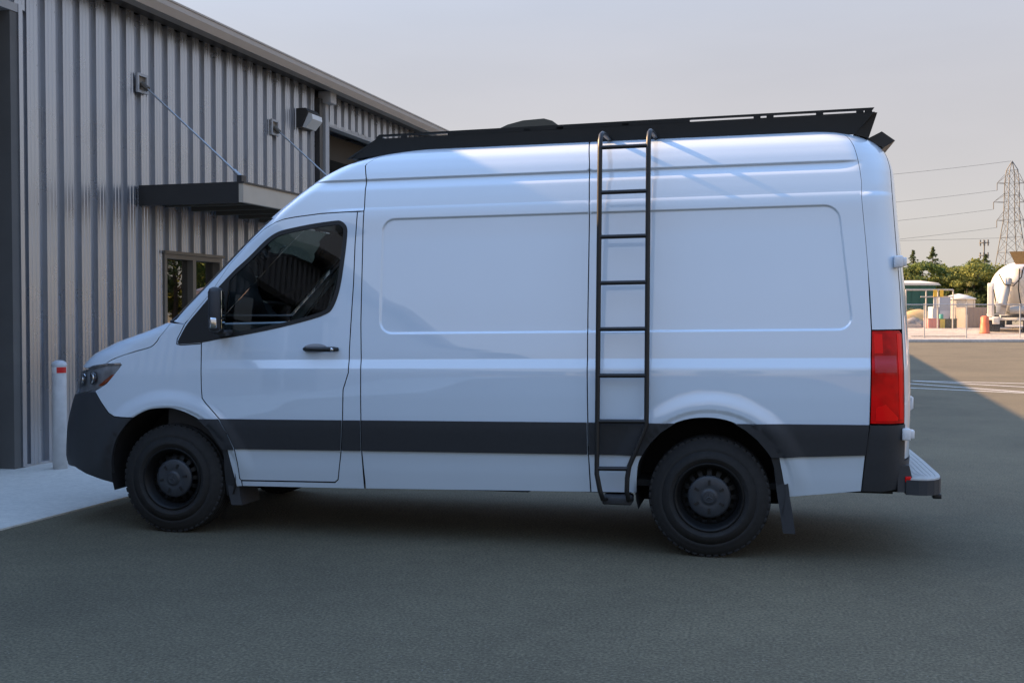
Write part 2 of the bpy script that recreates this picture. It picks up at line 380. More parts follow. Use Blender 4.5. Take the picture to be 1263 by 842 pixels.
    a2 = (UV[F[:, 1], 0]-UV[F[:, 0], 0])*(UV[F[:, 2], 1]-UV[F[:, 0], 1])-(UV[F[:, 2], 0]-UV[F[:, 0], 0])*(UV[F[:, 1], 1]-UV[F[:, 0], 1])
    flip = a2 < 0
    # orientation: +U x +V gives the outward side
    faces = [tuple(int(i) for i in (f[::-1] if fl else f)) for f, fl in zip(F, flip)]
    V3 = [tuple(p) for p in X]; loops = []
    for f in faces: loops += [tuple(N_[i]) for i in f]
    mats = [0]*len(faces)
    if flange:
        base = len(V3)
        used = {}
        for a, b in bnd:
            for i in (a, b):
                if i not in used:
                    used[i] = len(V3); V3.append(tuple(X[i])); V3.append(tuple(X[i]-N_[i]*flange))
            ia, ib = used[a], used[b]
            f = (ia, ia+1, ib+1, ib)
            e1 = np.array(V3[ib])-np.array(V3[ia]); e2 = np.array(V3[ia+1])-np.array(V3[ia]); nn = np.cross(e2, e1); nn /= np.linalg.norm(nn)+1e-12
            faces.append(f); loops += [tuple(nn)]*4; mats.append(1 if flmat else 0)
    me = bpy.data.meshes.new(name); me.from_pydata(V3, [], faces)
    me.polygons.foreach_set('use_smooth', [True]*len(faces)); me.materials.append(mt)
    if flmat: me.materials.append(flmat); me.polygons.foreach_set('material_index', mats)
    me.normals_split_custom_set(loops); me.update()
    return link(bpy.data.objects.new(name, me), parent)

van = empty('cargo_van', (-1.8, CY, 0), 'white high-roof cargo van with dark side band parked beside the metal building', 'van')
hoodline = [(-4.173,1.214),(-4.136,1.242),(-4.04,1.274),(-3.919,1.304),(-3.818,1.326),(-3.768,1.354),(-3.736,1.409),(-3.765,1.46),(-3.81,1.50)]
headl = [(-4.369,1.178),(-4.292,1.2),(-4.17,1.214),(-4.042,1.218),(-4.033,1.21),(-4.082,1.147),(-4.138,1.077),(-4.199,1.04),(-4.271,1.025),(-4.366,1.006),(-4.52,.995),(-4.56,1.03),(-4.545,1.12),(-4.47,1.165)]
bumptop = [(-4.228,1.026),(-4.17,.942),(-4.119,.874),(-4.077,.851),(-4.017,.847),(-3.923,.844)]
farch = [(-4.135,.38),(-4.123,.51),(-4.105,.584),(-4.06,.695),(-3.99,.784),(-3.923,.844),(-3.805,.899),(-3.676,.912),(-3.613,.907),(-3.527,.882),(-3.434,.838),(-3.358,.772),(-3.304,.695),(-3.262,.633)]
farch_a = crom(farch[:6]); farch_b = crom(farch[4:])[5:]
doorfront = [(-3.417,1.357),(-3.41,1.042),(-3.405,.983),(-3.381,.952),(-3.319,.89),(-3.276,.844),(-3.218,.746),(-3.175,.643),(-3.165,.537),(-3.168,.428),(-3.157,.415)]
doorrear = [(-2.477,.417),(-2.452,.435),(-2.411,.643),(-2.388,.847),(-2.381,1.045),(-2.344,1.157),(-2.346,1.302),(-2.341,1.474),(-2.331,1.743),(-2.329,2.013),(-2.318,2.224)]
doortop = [(-2.393,2.225),(-2.58,2.22),(-2.765,2.202),(-2.983,2.171),(-3.137,2.125),(-3.255,2.038),(-3.38,1.9),(-3.40,1.70),(-3.47,1.60),(-3.548,1.487),(-3.60,1.385),(-3.602,1.352),(-3.57,1.344),(-3.43,1.352)]
win = [(-3.584,1.365),(-3.566,1.36),(-3.423,1.369),(-3.295,1.39),(-3.12,1.416),(-2.89,1.457),(-2.662,1.508),(-2.528,1.549),(-2.475,1.596),(-2.433,1.723),(-2.406,1.934),(-2.395,2.073),(-2.402,2.126),(-2.437,2.157),(-2.483,2.159),(-2.63,2.144),(-2.803,2.116),(-2.892,2.092),(-2.971,2.04),(-3.083,1.934),(-3.253,1.785),(-3.422,1.597),(-3.523,1.48),(-3.579,1.381)]
seamB = [(-2.33,VMAX-.004),(-2.33,2.75),(-2.32,2.62),(-2.29,2.54),(-2.276,2.456),(-2.275,2.367),(-2.273,2.226)]
seamBl = [(-2.273,2.226),(-2.276,2.095),(-2.271,1.473),(-2.258,1.157),(-2.26,.848),(-2.268,.646),(-2.262,.375)]
seamS = [(-.788,VMAX-.004),(-.785,2.7),(-.769,2.499),(-.759,2.175),(-.759,1.513),(-.751,.853),(-.752,.653),(-.743,.388)]
seamR = [(1.0,VMAX-.004),(.985,2.7),(.955,2.5),(.945,2.443),(.905,2.216),(.93,1.932),(.941,1.681),(.95,1.493),(.954,1.408)]
seamRl = [(.954,1.408),(.946,.848),(.932,.752),(.908,.432)]
rarch = [(-.452,.39),(-.438,.563),(-.408,.639),(-.362,.713),(-.29,.788),(-.201,.844),(-.114,.87),(-.026,.878),(.062,.872),(.149,.848),(.218,.807),(.286,.749),(.339,.687),(.374,.63)]
hoodline = crom(hoodline); rarch = crom(rarch); win = crom(win+[win[0]])[:-1]
def fcen(V): return float(front_u(np.array(V)))-ULEN+.002
def rcen(V): return float(rear_u(np.array(V)))+ULEN-.002
wedge = [(float(front_u(np.array(v)))-.30, v) for v in np.linspace(1.55, 2.2, 16)]
paint = M['paint']
side_parts = []
def sp(*a, **k):
    if a[2] is paint: k.setdefault('flmat', M['nearblack'])  # folded panel edges near-black: the shade in the gaps is put into their colour
    o = skin(*a, **k); side_parts.append(o); return o
# fender, roof cap with A-pillar, door, pillar and rocker, panels
sp('fender', hoodline+[(-3.548,1.487),(-3.60,1.385),(-3.602,1.352),(-3.57,1.344),(-3.43,1.352)]+doorfront+[(-3.155,.372),(-3.20,.367),(-3.215,.5),(-3.235,.633)]+farch_b[::-1][1:]+bumptop[::-1][1:]+[(-4.199,1.042),(-4.138,1.079),(-4.08,1.149),(-4.031,1.21),(-4.042,1.22),(-4.17,1.214)], paint, van)
capf = [(fcen(v), v) for v in np.linspace(2.215, VMAX-.004, 40)]
sp('roof_cap', [(-3.81,1.505)]+wedge+capf+seamB+doortop[:-4], paint, van)
door = sp('front_door', doorfront+doorrear+doortop, paint, van, holes=[win])
sp('door_pillar', [(-3.155,.412),(-3.155,.372)]+[(-2.27,.373)]+seamBl[::-1][1:]+doorrear[::-1][:-1]+[(-2.477,.414)], paint, van)
sp('side_panel', seamB+seamBl[1:]+[(-.745,.388)]+seamS[::-1][1:], paint, van)
sp('quarter_panel', seamS+rarch+[(.42,.633),(.445,.5),(.468,.384)]+seamRl[::-1]+seamR[::-1][1:], paint, van)
pil_r = [(1.42,v) for v in np.linspace(1.408, 2.5, 20)]
sp('corner_pillar', seamR+pil_r+[(1.46,2.6)]+[(rcen(v), v) for v in (2.63, 2.8, 3.1, VMAX-.004)], paint, van)
sp('rear_door', [(1.432, .62)]+[(1.43,v) for v in np.linspace(.85, 2.5, 22)]+[(1.465,2.6)]+[(rcen(v), v) for v in np.linspace(2.62, .62, 30)], paint, van, fine=False, step=.04)
hood = skin('hood', hoodline+[(fcen(1.50),1.50)]+[(fcen(v), v) for v in np.linspace(1.49, 1.2, 14)]+[(-4.6,1.19),(-4.369,1.182),(-4.292,1.202)], paint, van, fine=False)
side_parts.append(hood)
ws = skin('windshield', [(float(front_u(np.array(v)))-.31, v) for v in np.linspace(1.555, 2.19, 16)]+[(fcen(v), v) for v in np.linspace(2.20, 1.55, 16)], M['screen'], van, fine=False, gap=0, flange=0)
side_parts.append(ws)
cowl = skin('cowl_trim', [(-3.83,1.508),(float(front_u(np.array(1.55)))-.31,1.55),(fcen(1.55),1.55),(fcen(1.505),1.505)], M['plastic'], van, fine=False, gap=0, off=.004); side_parts.append(cowl)
# door glass, black corner and seal
gp = [p for p in win if p[0] > -3.2]; gp = [(-3.285,1.392)]+gp+[(-3.245,1.79)]
g = skin('door_window', inset(dens(gp,.03), .022), M['glass'], door, gap=0, flange=0, off=-.006, fine=False, step=.06)
sl = skin('window_seal', inset(dens(win,.03), -.009), M['nearblack'], door, holes=[inset(dens(gp,.03), .020)], gap=0, off=.002, flange=.015, fine=False, step=.05)
# dark side band, one strip per panel
TR = [[(-3.434,.838),(-3.358,.772),(-3.304,.695),(-3.262,.633),(-3.178,.633),(-3.222,.746),(-3.281,.842),(-3.434,.842)],
      [(-3.272,.843),(-3.213,.746),(-3.168,.637),(-2.416,.638),(-2.394,.843)],
      [(-2.383,.843),(-2.404,.638),(-2.273,.638),(-2.265,.843)],
      [(-2.254,.844),(-2.262,.638),(-.758,.639),(-.757,.844)],
      [(-.746,.844),(-.747,.639),(-.412,.637),(-.365,.711),(-.293,.786),(-.204,.844)],
      [(.152,.845),(.221,.805),(.289,.747),(.342,.685),(.376,.636),(.926,.660),(.943,.845)]]
for p in TR: sp('trim_strip', p, M['plastic'], van, gap=.001, off=.013, flange=.016, fine=False, step=.03, dome=.004)
# bumpers
fb = [(-4.225,1.022)]+bumptop[1:]+farch_a[::-1][1:]+[(-4.132,.372),(-4.227,.395),(-4.349,.43),(-4.46,.475)]+[(fcen(v), v) for v in np.linspace(.47, .99, 20)]+[(-4.55,.99),(-4.366,1.003),(-4.271,1.021)]
sp('front_bumper', fb, M['plastic'], van, off=.004, fine=False, step=.03, flange=.03)
rb = [(.946,.844),(.932,.752),(.908,.432),(1.1,.43),(1.3,.44),(1.5,.44)]+[(rcen(v), v) for v in np.linspace(.44, .615, 6)]+[(1.46,.615),(1.44,.844)]
sp('rear_bumper', rb, M['plastic'], van, off=.004, fine=False, step=.03, flange=.03)
tl = sp('tail_light', [(.954,1.406),(1.355,1.406),(1.40,1.385),(1.405,1.15),(1.41,.848),(.946,.85)], M['red'], van, off=.006, fine=False, step=.03, flange=.03)
skin('lens_segment', [(.975,1.255),(1.29,1.255),(1.29,1.155),(.975,1.155)], M['redpink'], tl, off=.008, gap=0, flange=.003, fine=False, step=.04)
skin('lens_segment', [(1.31,1.385),(1.355,1.385),(1.37,1.36),(1.375,.875),(1.325,.875)], M['redbright'], tl, off=.008, gap=0, flange=.003, fine=False, step=.04)
skin('lens_segment', [(.975,1.385),(1.10,1.385),(1.10,1.27),(.975,1.27)], M['redbright'], tl, off=.0075, gap=0, flange=.003, fine=False, step=.04)
skin('lens_segment', [(.98,.945),(1.13,.965),(1.31,.885),(1.30,.868),(.98,.868)], M['redbright'], tl, off=.008, gap=0, flange=.003, fine=False, step=.04)
# headlights: clear lens over a reflector bowl and amber corner
hl = sp('headlight', headl, M['lens'], van, off=.002, flange=0, fine=False, step=.04)
hb = skin('reflector', headl, mat('headlight_bowl', (.52,.53,.55), rough=.3, metal=.25, noise=.7, nscale=18), hl, off=-.028, flange=-.02, fine=False, step=.04)
skin('turn_signal', [(-4.205,1.062),(-4.151,1.108),(-4.108,1.140),(-4.085,1.142),(-4.14,1.084),(-4.173,1.062)], M['amber'], hl, off=-.002, flange=.02, gap=0, fine=False, step=.03)
pc = S(np.array([-4.30]), np.array([1.11]))[0]; pn = SN(np.array([-4.30]), np.array([1.11]))[0]
for du, dz, r in ((-4.29,1.115,.042),(-4.42,1.10,.045)):
    p = S(np.array(du), np.array(dz)); nn = SN(np.array(du), np.array(dz)); Mx = Matrix.Translation(Vector(p)-Vector(nn)*.022) @ Vector((nn[0]-.5, nn[1], nn[2])).to_track_quat('Z', 'Y').to_matrix().to_4x4()
    MB().lathe([(0,.004),(r*.5,.006),(r*.8,.012),(r,.016),(r*1.1,.010),(r*1.12,-.01)], Mx, 20).build('projector', M['chrome'], hl)
# mud flap pieces ahead of the sills
sp('arch_liner', [(-3.262,.633),(-3.235,.633),(-3.215,.5),(-3.20,.367),(-3.22,.30),(-3.28,.30),(-3.275,.45),(-3.266,.56)], M['plastic'], van, off=.0, gap=.001, fine=False, flange=.05)
sp('arch_liner', [(.374,.63),(.42,.633),(.445,.5),(.468,.384),(.475,.36),(.43,.36),(.412,.45),(.398,.545)], M['plastic'], van, off=-.002, gap=.001, fine=False, flange=.05)
# door handle, hinges
def body_pt(u, v, d=0): p = S(np.array(u), np.array(v)); n_ = SN(np.array(u), np.array(v)); return Vector(p)+Vector(n_)*d
hd = MB(); pts = [body_pt(-2.66+.24*t, 1.303, .012+.034*math.sin(math.pi*min(1, max(0, t*1.0)))**.5) for t in np.linspace(0, 1, 13)]
for i in range(len(pts)): pts[i].z = 1.283
hd.tube(pts, [.012]+[.017]*11+[.012], 10); hdl = hd.build('door_handle', M['black'], door)
sc_ = MB(); Mx = Matrix.Translation(body_pt(-2.53,1.318,.001)) @ Vector(SN(np.array(-2.53), np.array(1.318))).to_track_quat('Z','Y').to_matrix().to_4x4() @ Matrix.Diagonal((1,1,1,1))
cup = skin('handle_recess', [(-2.585+.085*math.cos(t), 1.318+.030*math.sin(t)) for t in np.linspace(0, 2*math.pi, 40, endpoint=False)], mat('recess_shade_grey', (.30,.31,.33), rough=.4), door, gap=0, off=.0022, flange=.004, fine=False, step=.03)  # flat patch; the shade of the scoop is put into its grey
MB().lathe([(0,.004),(.011,.003),(.012,0)], Matrix.Translation(body_pt(-2.452,1.305,.05)) @ Vector((0,-1,0)).to_track_quat('Z','Y').to_matrix().to_4x4(), 16).build('lock', M['chrome'], door)
for zc in (1.83, .795):
    h = MB(); p = Vector((1.118, .075, zc)) if zc > 1 else Vector((1.165, .035, zc))
    h.box(p.x-.028, p.x+.022, p.y-.03, p.y+.05, p.z-.036, p.z+.036, bev=.008); h.box(p.x+.01, p.x+.045, p.y-.012, p.y+.06, p.z-.026, p.z+.026, bev=.006)
    h.box(p.x-.012, p.x+.0, p.y-.033, p.y-.02, p.z-.018, p.z+.012)
    o = h.build('door_hinge', M['hinge'], van); side_parts.append(o)
MB().tube([(1.20,.35,.905),(1.235,.35,.93),(1.235,.35,.99),(1.20,.35,1.01)], .012, 8).build('rear_door_pull', M['hinge'], van)
# near-side things are mirrored for the far side
for o in side_parts: mirror_part(o, van, CY)
# ---- mirrors
mr = MB(); mr.box(-.042,.045,-.095,.11,-.15,.15, Matrix.Translation((-3.235,-.17,1.545)) @ Matrix.Rotation(math.radians(20),4,'Z'), bev=.035)
mirror = mr.build('wing_mirror', M['plastic'], van)
MB().box(-3.29,-3.19,-.12,.03,1.37,1.41, bev=.015).build('mirror_arm', M['plastic'], mirror)
MX = Matrix.Translation((-3.235,-.17,1.545)) @ Matrix.Rotation(math.radians(20),4,'Z')
MB().box(.0455,.0485,-.075,.09,-.05,.125, MX).build('mirror_glass', M['mirrorglass'], mirror)
MB().box(.0455,.0485,-.075,.09,-.125,-.065, MX).build('mirror_glass', M['mirrorglass'], mirror)
MB().box(-.030,.02,-.104,-.07,-.125,-.05, MX, bev=.014).build('indicator', M['chrome'], mirror)
mirror_part(mirror, van, CY)
# ---- cabin and load space behind the glass
MB().box(-3.55,1.1,.12,1.82,.42,.46).build('cab_floor', M['chassis'], van)
MB().box(-2.30,-2.26,.18,1.76,.46,2.36).build('cab_partition', M['partition'], van)
MB().prism([(-3.72,1.40),(-3.30,1.33),(-3.18,1.22),(-3.14,.9),(-3.2,.5),(-3.75,.5)], .10, 1.84).build('dashboard', M['cabin'], van)
c0 = Vector((-3.02,.52,1.30)); ax = Vector((.62,0,.78)).normalized(); u_ = ax.orthogonal().normalized(); w_ = ax.cross(u_)
st = MB(); st.tube([c0+(u_*math.cos(t)+w_*math.sin(t))*.19 for t in np.linspace(0,2*math.pi,28,endpoint=False)], .015, 8, closed=True)
for t in (0,2.1,4.2): st.tube([c0, c0+(u_*math.cos(t)+w_*math.sin(t))*.19], .016, 6)
st.tube([c0, c0-ax*.3], .03, 8); st.build('steering_wheel', M['black'], van)
for yy in (.5, 1.4):
    s_ = MB(); s_.box(-2.95,-2.45,yy-.25,yy+.25,.75,.98,bev=.05); se = s_.build('seat', M['seat'], van)
    b_ = MB(); b_.box(-.07,.07,-.24,.24,0,.68, Matrix.Translation((-2.47,yy,.95)) @ Matrix.Rotation(math.radians(12),4,'Y'), bev=.05); b_.build('backrest', M['seat'], se)
    h_ = MB(); h_.box(-.05,.05,-.13,.13,0,.2, Matrix.Translation((-2.32,yy,1.66)) @ Matrix.Rotation(math.radians(8),4,'Y'), bev=.04); h_.build('headrest', M['teal'] if yy < .9 else M['seat'], se)
sb_ = MB(); sb_.tube([(-2.42,.16,2.05),(-2.60,.24,1.55),(-2.75,.34,1.1)], .011, 6); sb_.build('seat_belt', M['partition'], van)
# ---- wheel wells, underbody
for wx in (-3.665, 0.0):
    for side in (0, 1):
        wv = MB(); R0 = .47 if wx < -1 else .46; prof = []
        for t in np.linspace(-.3, math.pi+.3, 30): prof.append((wx+R0*math.cos(t), .42+R0*math.sin(t)))
        vs = []; fs = []
        for (x, z) in prof: vs += [(x, .015, z), (x, .42, z)]
        for i in range(len(prof)-1): fs.append((2*i, 2*i+2, 2*i+3, 2*i+1))
        n = len(vs); wv.add(vs, fs, True)
        wv.add([(x, .42, z) for x, z in prof], [tuple(range(len(prof)))])
        if side: wv.v = [(x, 2*CY-y, z) for x, y, z in wv.v]
        wv.build('wheel_well', M['well'], van)
ub = MB(); ub.box(-3.1,-.5,.16,1.78,.36,.42); ub.box(-4.3,-4.12,.3,1.64,.30,.42); ub.box(.5,1.15,.2,1.74,.42,.5); ub.build('underbody', M['chassis'], van)
MB().box(-2.3,-1.2,.35,.8,.31,.375,bev=.02).build('fuel_tank', M['chassis'], van)
MB().tube([(-3.0,1.3,.36),(-.9,1.3,.36),(-.6,1.45,.40),(.6,1.5,.42)], .05, 10).build('exhaust', M['chassis'], van)
MB().tube([(0,.25,.37),(0,1.69,.37)], .06, 10).build('axle', M['chassis'], van)
# flap behind the rear wheel, thin and slightly bent outwards
for sd in (0, 1):
    fm = MB(); fl = [(.405,.56),(.425,.40),(.445,.28),(.46,.17)]
    vs = []; 
    for x, z in fl: vs += [(x-.012,.022,z),(x+.062,.015,z),(x+.062,.30,z),(x-.012,.30,z)]
    fs = []
    for i in range(3):
        for k in range(4): fs.append((4*i+k, 4*i+(k+1)%4, 4*i+4+(k+1)%4, 4*i+4+k))
    fs += [(0,1,2,3),(12,13,14,15)]
    if sd: vs = [(x, 2*CY-y, z) for x, y, z in vs]
    fm.add(vs, fs); fm.build('mud_flap', M['plastic'], van)
    fm = MB(); vs = []
    for x, z in [(-3.262,.34),(-3.25,.26),(-3.235,.205)]: vs += [(x,.04,z),(x+.075,.05,z),(x+.09,.30,z),(x,.30,z)]
    fs = []
    for i in range(2):
        for k in range(4): fs.append((4*i+k, 4*i+(k+1)%4, 4*i+4+(k+1)%4, 4*i+4+k))
    fs += [(0,1,2,3),(8,9,10,11)]
    if sd: vs = [(x, 2*CY-y, z) for x, y, z in vs]
    fm.add(vs, fs); fm.build('mud_flap', M['plastic'], van)
# ---- wheels
def wheel_meshes(front):
    I = Matrix.Rotation(math.pi/2, 4, 'X')          # local z -> -y (outwards on the near side)
    R, r = .377, .205; W = .245
    t = MB(); h = W/2
    prof = [(r,-h+.02),(r+.03,-h+.004),(r+.09,-h-.006),(R-.05,-h+.004),(R-.013,-h+.022),(R-.003,-h+.045)]
    for k in range(4):
        a = -h+.05+k*(W-.10)/4; b = a+(W-.10)/4
        prof += [(R,a+.004),(R,b-.004),(R-.009,b-.003),(R-.009,b+.003)]
    prof += [(R-.003,h-.045),(R-.013,h-.022),(R-.05,h-.004),(R-.062,h+.000),(R-.066,h+.003),(R-.085,h+.005),(R-.089,h+.003),(r+.085,h+.006),(r+.05,h+.004),(r+.046,h+.007),(r+.036,h+.007),(r+.032,h+.002),(r+.012,h-.004),(r,h-.02)]
    t.lathe(prof, I, 72)
    for k in range(52):                               # shoulder lugs
        a = 2*math.pi*k/52
        for sgn in (1, -1):
            Mx = I @ Matrix.Rotation(a, 4, 'Z') @ Matrix.Translation((R-.0155, 0, sgn*(h-.036)))
            t.box(-.012,.0125,-.017,.017,-.016,.016, Mx, bev=.004)
    tm = t.mesh('tyre', M['tyre'])
    q = MB()
    q.lathe([(r+.004,h-.012),(r+.012,h-.002),(r+.008,h+.003),(r-.004,h-.002),(r-.010,h-.018),(r-.022,h-.03),(r-.026,h-.075),(r-.05,h-.085)], I, 56)
    dsk = h-.05 if front else h-.06
    # disc with round hand holes
    nh = 16; ri, ro = .128, .17
    def ring(rr, z, n=64): return [I @ Vector((rr*math.cos(2*math.pi*k/n), rr*math.sin(2*math.pi*k/n), z)) for k in range(n)]
    n = 64; vs = ring(r-.026,h-.078)+ring(ro,dsk-.012)+ring(ri,dsk)+ring(.10,dsk+.004)
    fs = []
    for a, b, hole in ((0,1,False),(1,2,True),(2,3,False)):
        for k in range(n):
            if hole and (k % 4) in (1, 2): continue
            k2 = (k+1) % n; fs.append((a*n+k, a*n+k2, b*n+k2, b*n+k))
    q.add(vs, fs, True)
    q.lathe([(.19,-.02),(.01,-.02)], I, 40)
    rm = q.mesh('rim', M['rim'])
    cp = MB(); zc = dsk+.004; k_ = .024 if front else .024
    cp.lathe([(.132,zc-.004),(.134,zc+.008),(.126,zc+.016),(.116,zc+.018),(.108,zc+.016+k_*.2),(.062,zc+.016+k_*.45),(.052,zc+.012+k_*.45),(.046,zc+.016+k_*.5),(.036,zc+.02+k_*.5),(.0,zc+.018+k_*.5)], I, 48)
    cm = cp.mesh('hub_cap', M['cap'])
    Mx = I @ Matrix.Translation((.088,0,zc+.016+k_*.32))
    slm = MB().box(-.016,.016,-.008,.008,-.008,.003, Mx).mesh('slot', M['nearblack'])
    e = MB(); zz = zc+.0195+k_*.5
    e.lathe([(.031,zz),(.033,zz+.002),(.0355,zz)], I, 36)
    for k in range(3):
        a = math.pi/2+2*math.pi*k/3; d = Vector((math.cos(a), math.sin(a), 0)); p = Vector((-d.y, d.x, 0))
        e.add([I @ Vector((*(d*.031).xy, zz+.001)), I @ Vector((*(p*.0055).xy, zz+.001)), I @ Vector((0,0,zz+.004)), I @ Vector((*(-p*.0055).xy, zz+.001))], [(0,1,2),(0,2,3)])
    em = e.mesh('star_emblem', mat('dull_emblem', (.05,.054,.06), rough=.4, metal=.5), fixn=True)
    return tm, rm, cm, slm, em
for front in (True, False):
    tm, rm, cm, slm, em = wheel_meshes(front)
    for side in (0, 1):
        wx = -3.665 if front else 0.0
        loc = Vector((wx, .1225+.003 if not side else 2*CY-.1255, .3765))
        w = bpy.data.objects.new('wheel', tm); w.data = tm
        root = bpy.data.objects.new('wheel', None); COL.objects.link(root); root.parent = van; root.matrix_parent_inverse = Matrix.Translation(-world_loc(van)); root.location = loc
        if side: root.rotation_euler = (0, 0, math.pi)
        spin = {(True,0):.35,(False,0):.0,(True,1):1.2,(False,1):.7}[(front, side)]
        for nm, me in (('tyre',tm),('rim',rm),('hub_cap',cm),('star_emblem',em))+tuple((f'slot', slm) for _ in range(6)):
            o = bpy.data.objects.new(nm, me); COL.objects.link(o); o.parent = root; k_s = sum(1 for q in root.children if q.name.startswith('slot'))-1 if nm == 'slot' else 0; o.rotation_euler = (0, spin+(k_s+.5)*math.pi/3 if nm == 'slot' else spin, 0)
        bpy.data.objects.remove(w)
# ---- roof rack
RZ = lambda x: 2.70+RK*x
rack = empty('roof_rack', (-.7, CY, 2.7), None, None); del_ = rack
rack.parent = van; rack.matrix_parent_inverse = Matrix.Translation(-world_loc(van))
rk_top = lambda x: 2.769+.0170*x; rk_bot = lambda x: 2.640
for sd in (0, 1):
    Y = (lambda y: y) if not sd else (lambda y: 2*CY-y)
    p = MB(); yb, yt = .235, .205
    prof = [(-2.47,2.575),(-2.28,2.59),(-1.69,2.597),(-.78,2.630),(0,2.640),(.870,2.628),(.988,rk_top(.98)-.026),(-2.245,rk_top(-2.24)-.027)]
    def wall(prof, name, th=.006):
        m = MB(); vs = [(x, Y(.22-(z-2.75)*.18), z) for x, z in prof]+[(x, Y(.22-(z-2.75)*.18+th), z) for x, z in prof]; n = len(prof)
        m.add(vs, [tuple(range(n)), tuple(range(2*n-1,n-1,-1))]+[(i,(i+1)%n,(i+1)%n+n,i+n) for i in range(n)]); return m.build(name, M['rackblack'], rack)
    wall(prof, 'side_plate')
    wall([(-2.24,rk_top(-2.235)-.014),(.975,rk_top(.955)-.014),(.985,rk_top(.965)),(-2.225,rk_top(-2.215))], 'top_rail', .014)
    for x in (-2.225,-2.05,-1.72,-1.2,-.98,-.55,-.16,.28,.36,.66,.90,.95):
        wall([(x-.022,rk_top(x)-.030),(x+.022,rk_top(x)-.030),(x+.022,rk_top(x)-.013),(x-.022,rk_top(x)-.013)], 'rail_spacer', .012)
    wall([(-1.70,rk_top(-1.7)-.03),(-.18,rk_top(-.18)-.03),(-.18,rk_top(-.18)-.013),(-1.70,rk_top(-1.70)-.013)], 'rail_backing', .004)
for x in (-2.0,-1.55,-1.1,-.65,-.2,.25,.7):
    MB().box(x-.03,x+.03,.24,1.70,rk_top(x)-.07,rk_top(x)-.035).build('crossbar', M['rackblack'], rack)
MB().prism([(-2.45,2.585),(-2.22,2.725),(-2.21,2.715),(-2.44,2.58)], .24, 1.70).build('wind_deflector', M['rackblack'], rack)
bp_ = MB(); zt = rk_top(.98)-.012
bp_.add([(.866,.25,2.630),(.958,.27,2.608),(1.006,.25,zt-.014),(.986,.226,zt-.016),(.866,1.69,2.630),(.958,1.67,2.608),(1.006,1.69,zt-.014),(.986,1.714,zt-.016)],
        [(0,1,2,3),(7,6,5,4),(1,5,6,2),(2,6,7,3),(0,4,5,1),(0,3,7,4)]); bp_.build('rear_plate', M['rackblack'], rack)
fan = MB(); fan.prism([(-1.52,2.68),(-1.50,2.83),(-1.44,2.855),(-1.33,2.88),(-1.18,2.888),(-1.12,2.87),(-1.08,2.84),(-1.07,2.68)], .72, 1.22); fan.build('roof_fan', mat('smoked_fan_lid', (.03,.034,.03), rough=.3), van)
cam_ = MB(); cam_.prism([(.955,2.615),(1.045,2.66),(1.125,2.60),(1.06,2.56),(1.0,2.58)], .36, 1.58); cam_.build('rear_light_bar', M['black'], van)
# ---- side ladder
lad = empty('side_ladder', (-.55,-.12,.33), None, None); lad.parent = van; lad.matrix_parent_inverse = Matrix.Translation(-world_loc(van))
yl = -.115
def lx(z, right): return (-.677 if not right else -.374)+(.008 if not right else .004)*(z-1.5)
rl = [(-.635,-.03,.352),(-.648,yl+.012,.362),(-.664,yl,.415)]+[(lx(z,0),yl,z) for z in np.linspace(.52,2.54,12)]+[(lx(2.6,0),yl+.006,2.585),(lx(2.6,0)+.003,yl+.03,2.625),(lx(2.6,0)+.006,yl+.075,2.642),(lx(2.6,0)+.01,yl+.2,2.648),(lx(2.6,0)+.014,.235,2.650)]
rr_ = [(-.485,-.03,.352),(-.488,yl+.012,.362),(-.497,yl,.42),(-.495,yl,.50),(-.483,yl,.573),(-.443,yl,.669),(-.398,yl,.776),(-.378,yl,.835)]+[(lx(z,1),yl,z) for z in np.linspace(.92,2.545,11)]+[(lx(2.6,1),yl+.006,2.59),(lx(2.6,1)+.003,yl+.03,2.63),(lx(2.6,1)+.006,yl+.075,2.647),(lx(2.6,1)+.01,yl+.2,2.653),(lx(2.6,1)+.014,.235,2.655)]
for p in (rl, rr_): MB().tube(p, .0155, 12).build('rail', M['black'], lad)
for z in (2.543,2.266,1.992,1.707,1.421,1.133,.849,.554):
    x1 = lx(z,1) if z > .8 else -.488
    MB().tube([(lx(z,0),yl,z),(x1,yl,z+.004)], .0135, 10).build('rung', M['black'], lad)
MB().box(-.66,-.475,-.05,.10,.318,.372,bev=.01).build('ladder_foot', M['plastic'], lad)
for z in (1.9,1.05):
    pass
# ---- rear step
stp = empty('rear_step', (1.3,CY,.5), None, None); stp.parent = van; stp.matrix_parent_inverse = Matrix.Translation(-world_loc(van))
def plan(grow, x0=1.17):
    pts = [(x0, .07-grow),(1.24,.055-grow),(1.29,.062-grow*.95),(1.335+grow*.3,.09-grow*.8),(1.37+grow*.6,.14-grow*.5),(1.39+grow*.85,.21-grow*.25),(1.40+grow,.31),(1.405+grow,.97)]
    return pts+[(x, 2*CY-y) for x, y in pts[::-1][1:]]
def slab(pl, z0, z1, name, mt, par):
    m = MB(); n = len(pl); m.add([(x,y,z0) for x,y in pl]+[(x,y,z1) for x,y in pl], [tuple(range(n))[::-1],tuple(range(n,2*n))]+[(i,(i+1)%n,(i+1)%n+n,i+n) for i in range(n)]); return m.build(name, mt, par)
slab(plan(0), .425, .515, 'step_skirt', M['plastic'], stp); slab(plan(-.006), .515, .524, 'step_tread', M['stepgrey'], stp)
for k in range(5):
    gpl = plan(-.035-.03*k, 1.2); pts = [(x, y, .5235) for x, y in gpl]; MB().tube(dens([p for p in pts], .05, False) if False else pts, .003, 5).build('tread_rib', M['stepgrey'], stp)
bk = MB(); bk.box(1.335,1.385,.14,.20,.395,.426,bev=.006); bk.build('step_bracket', M['black'], stp)
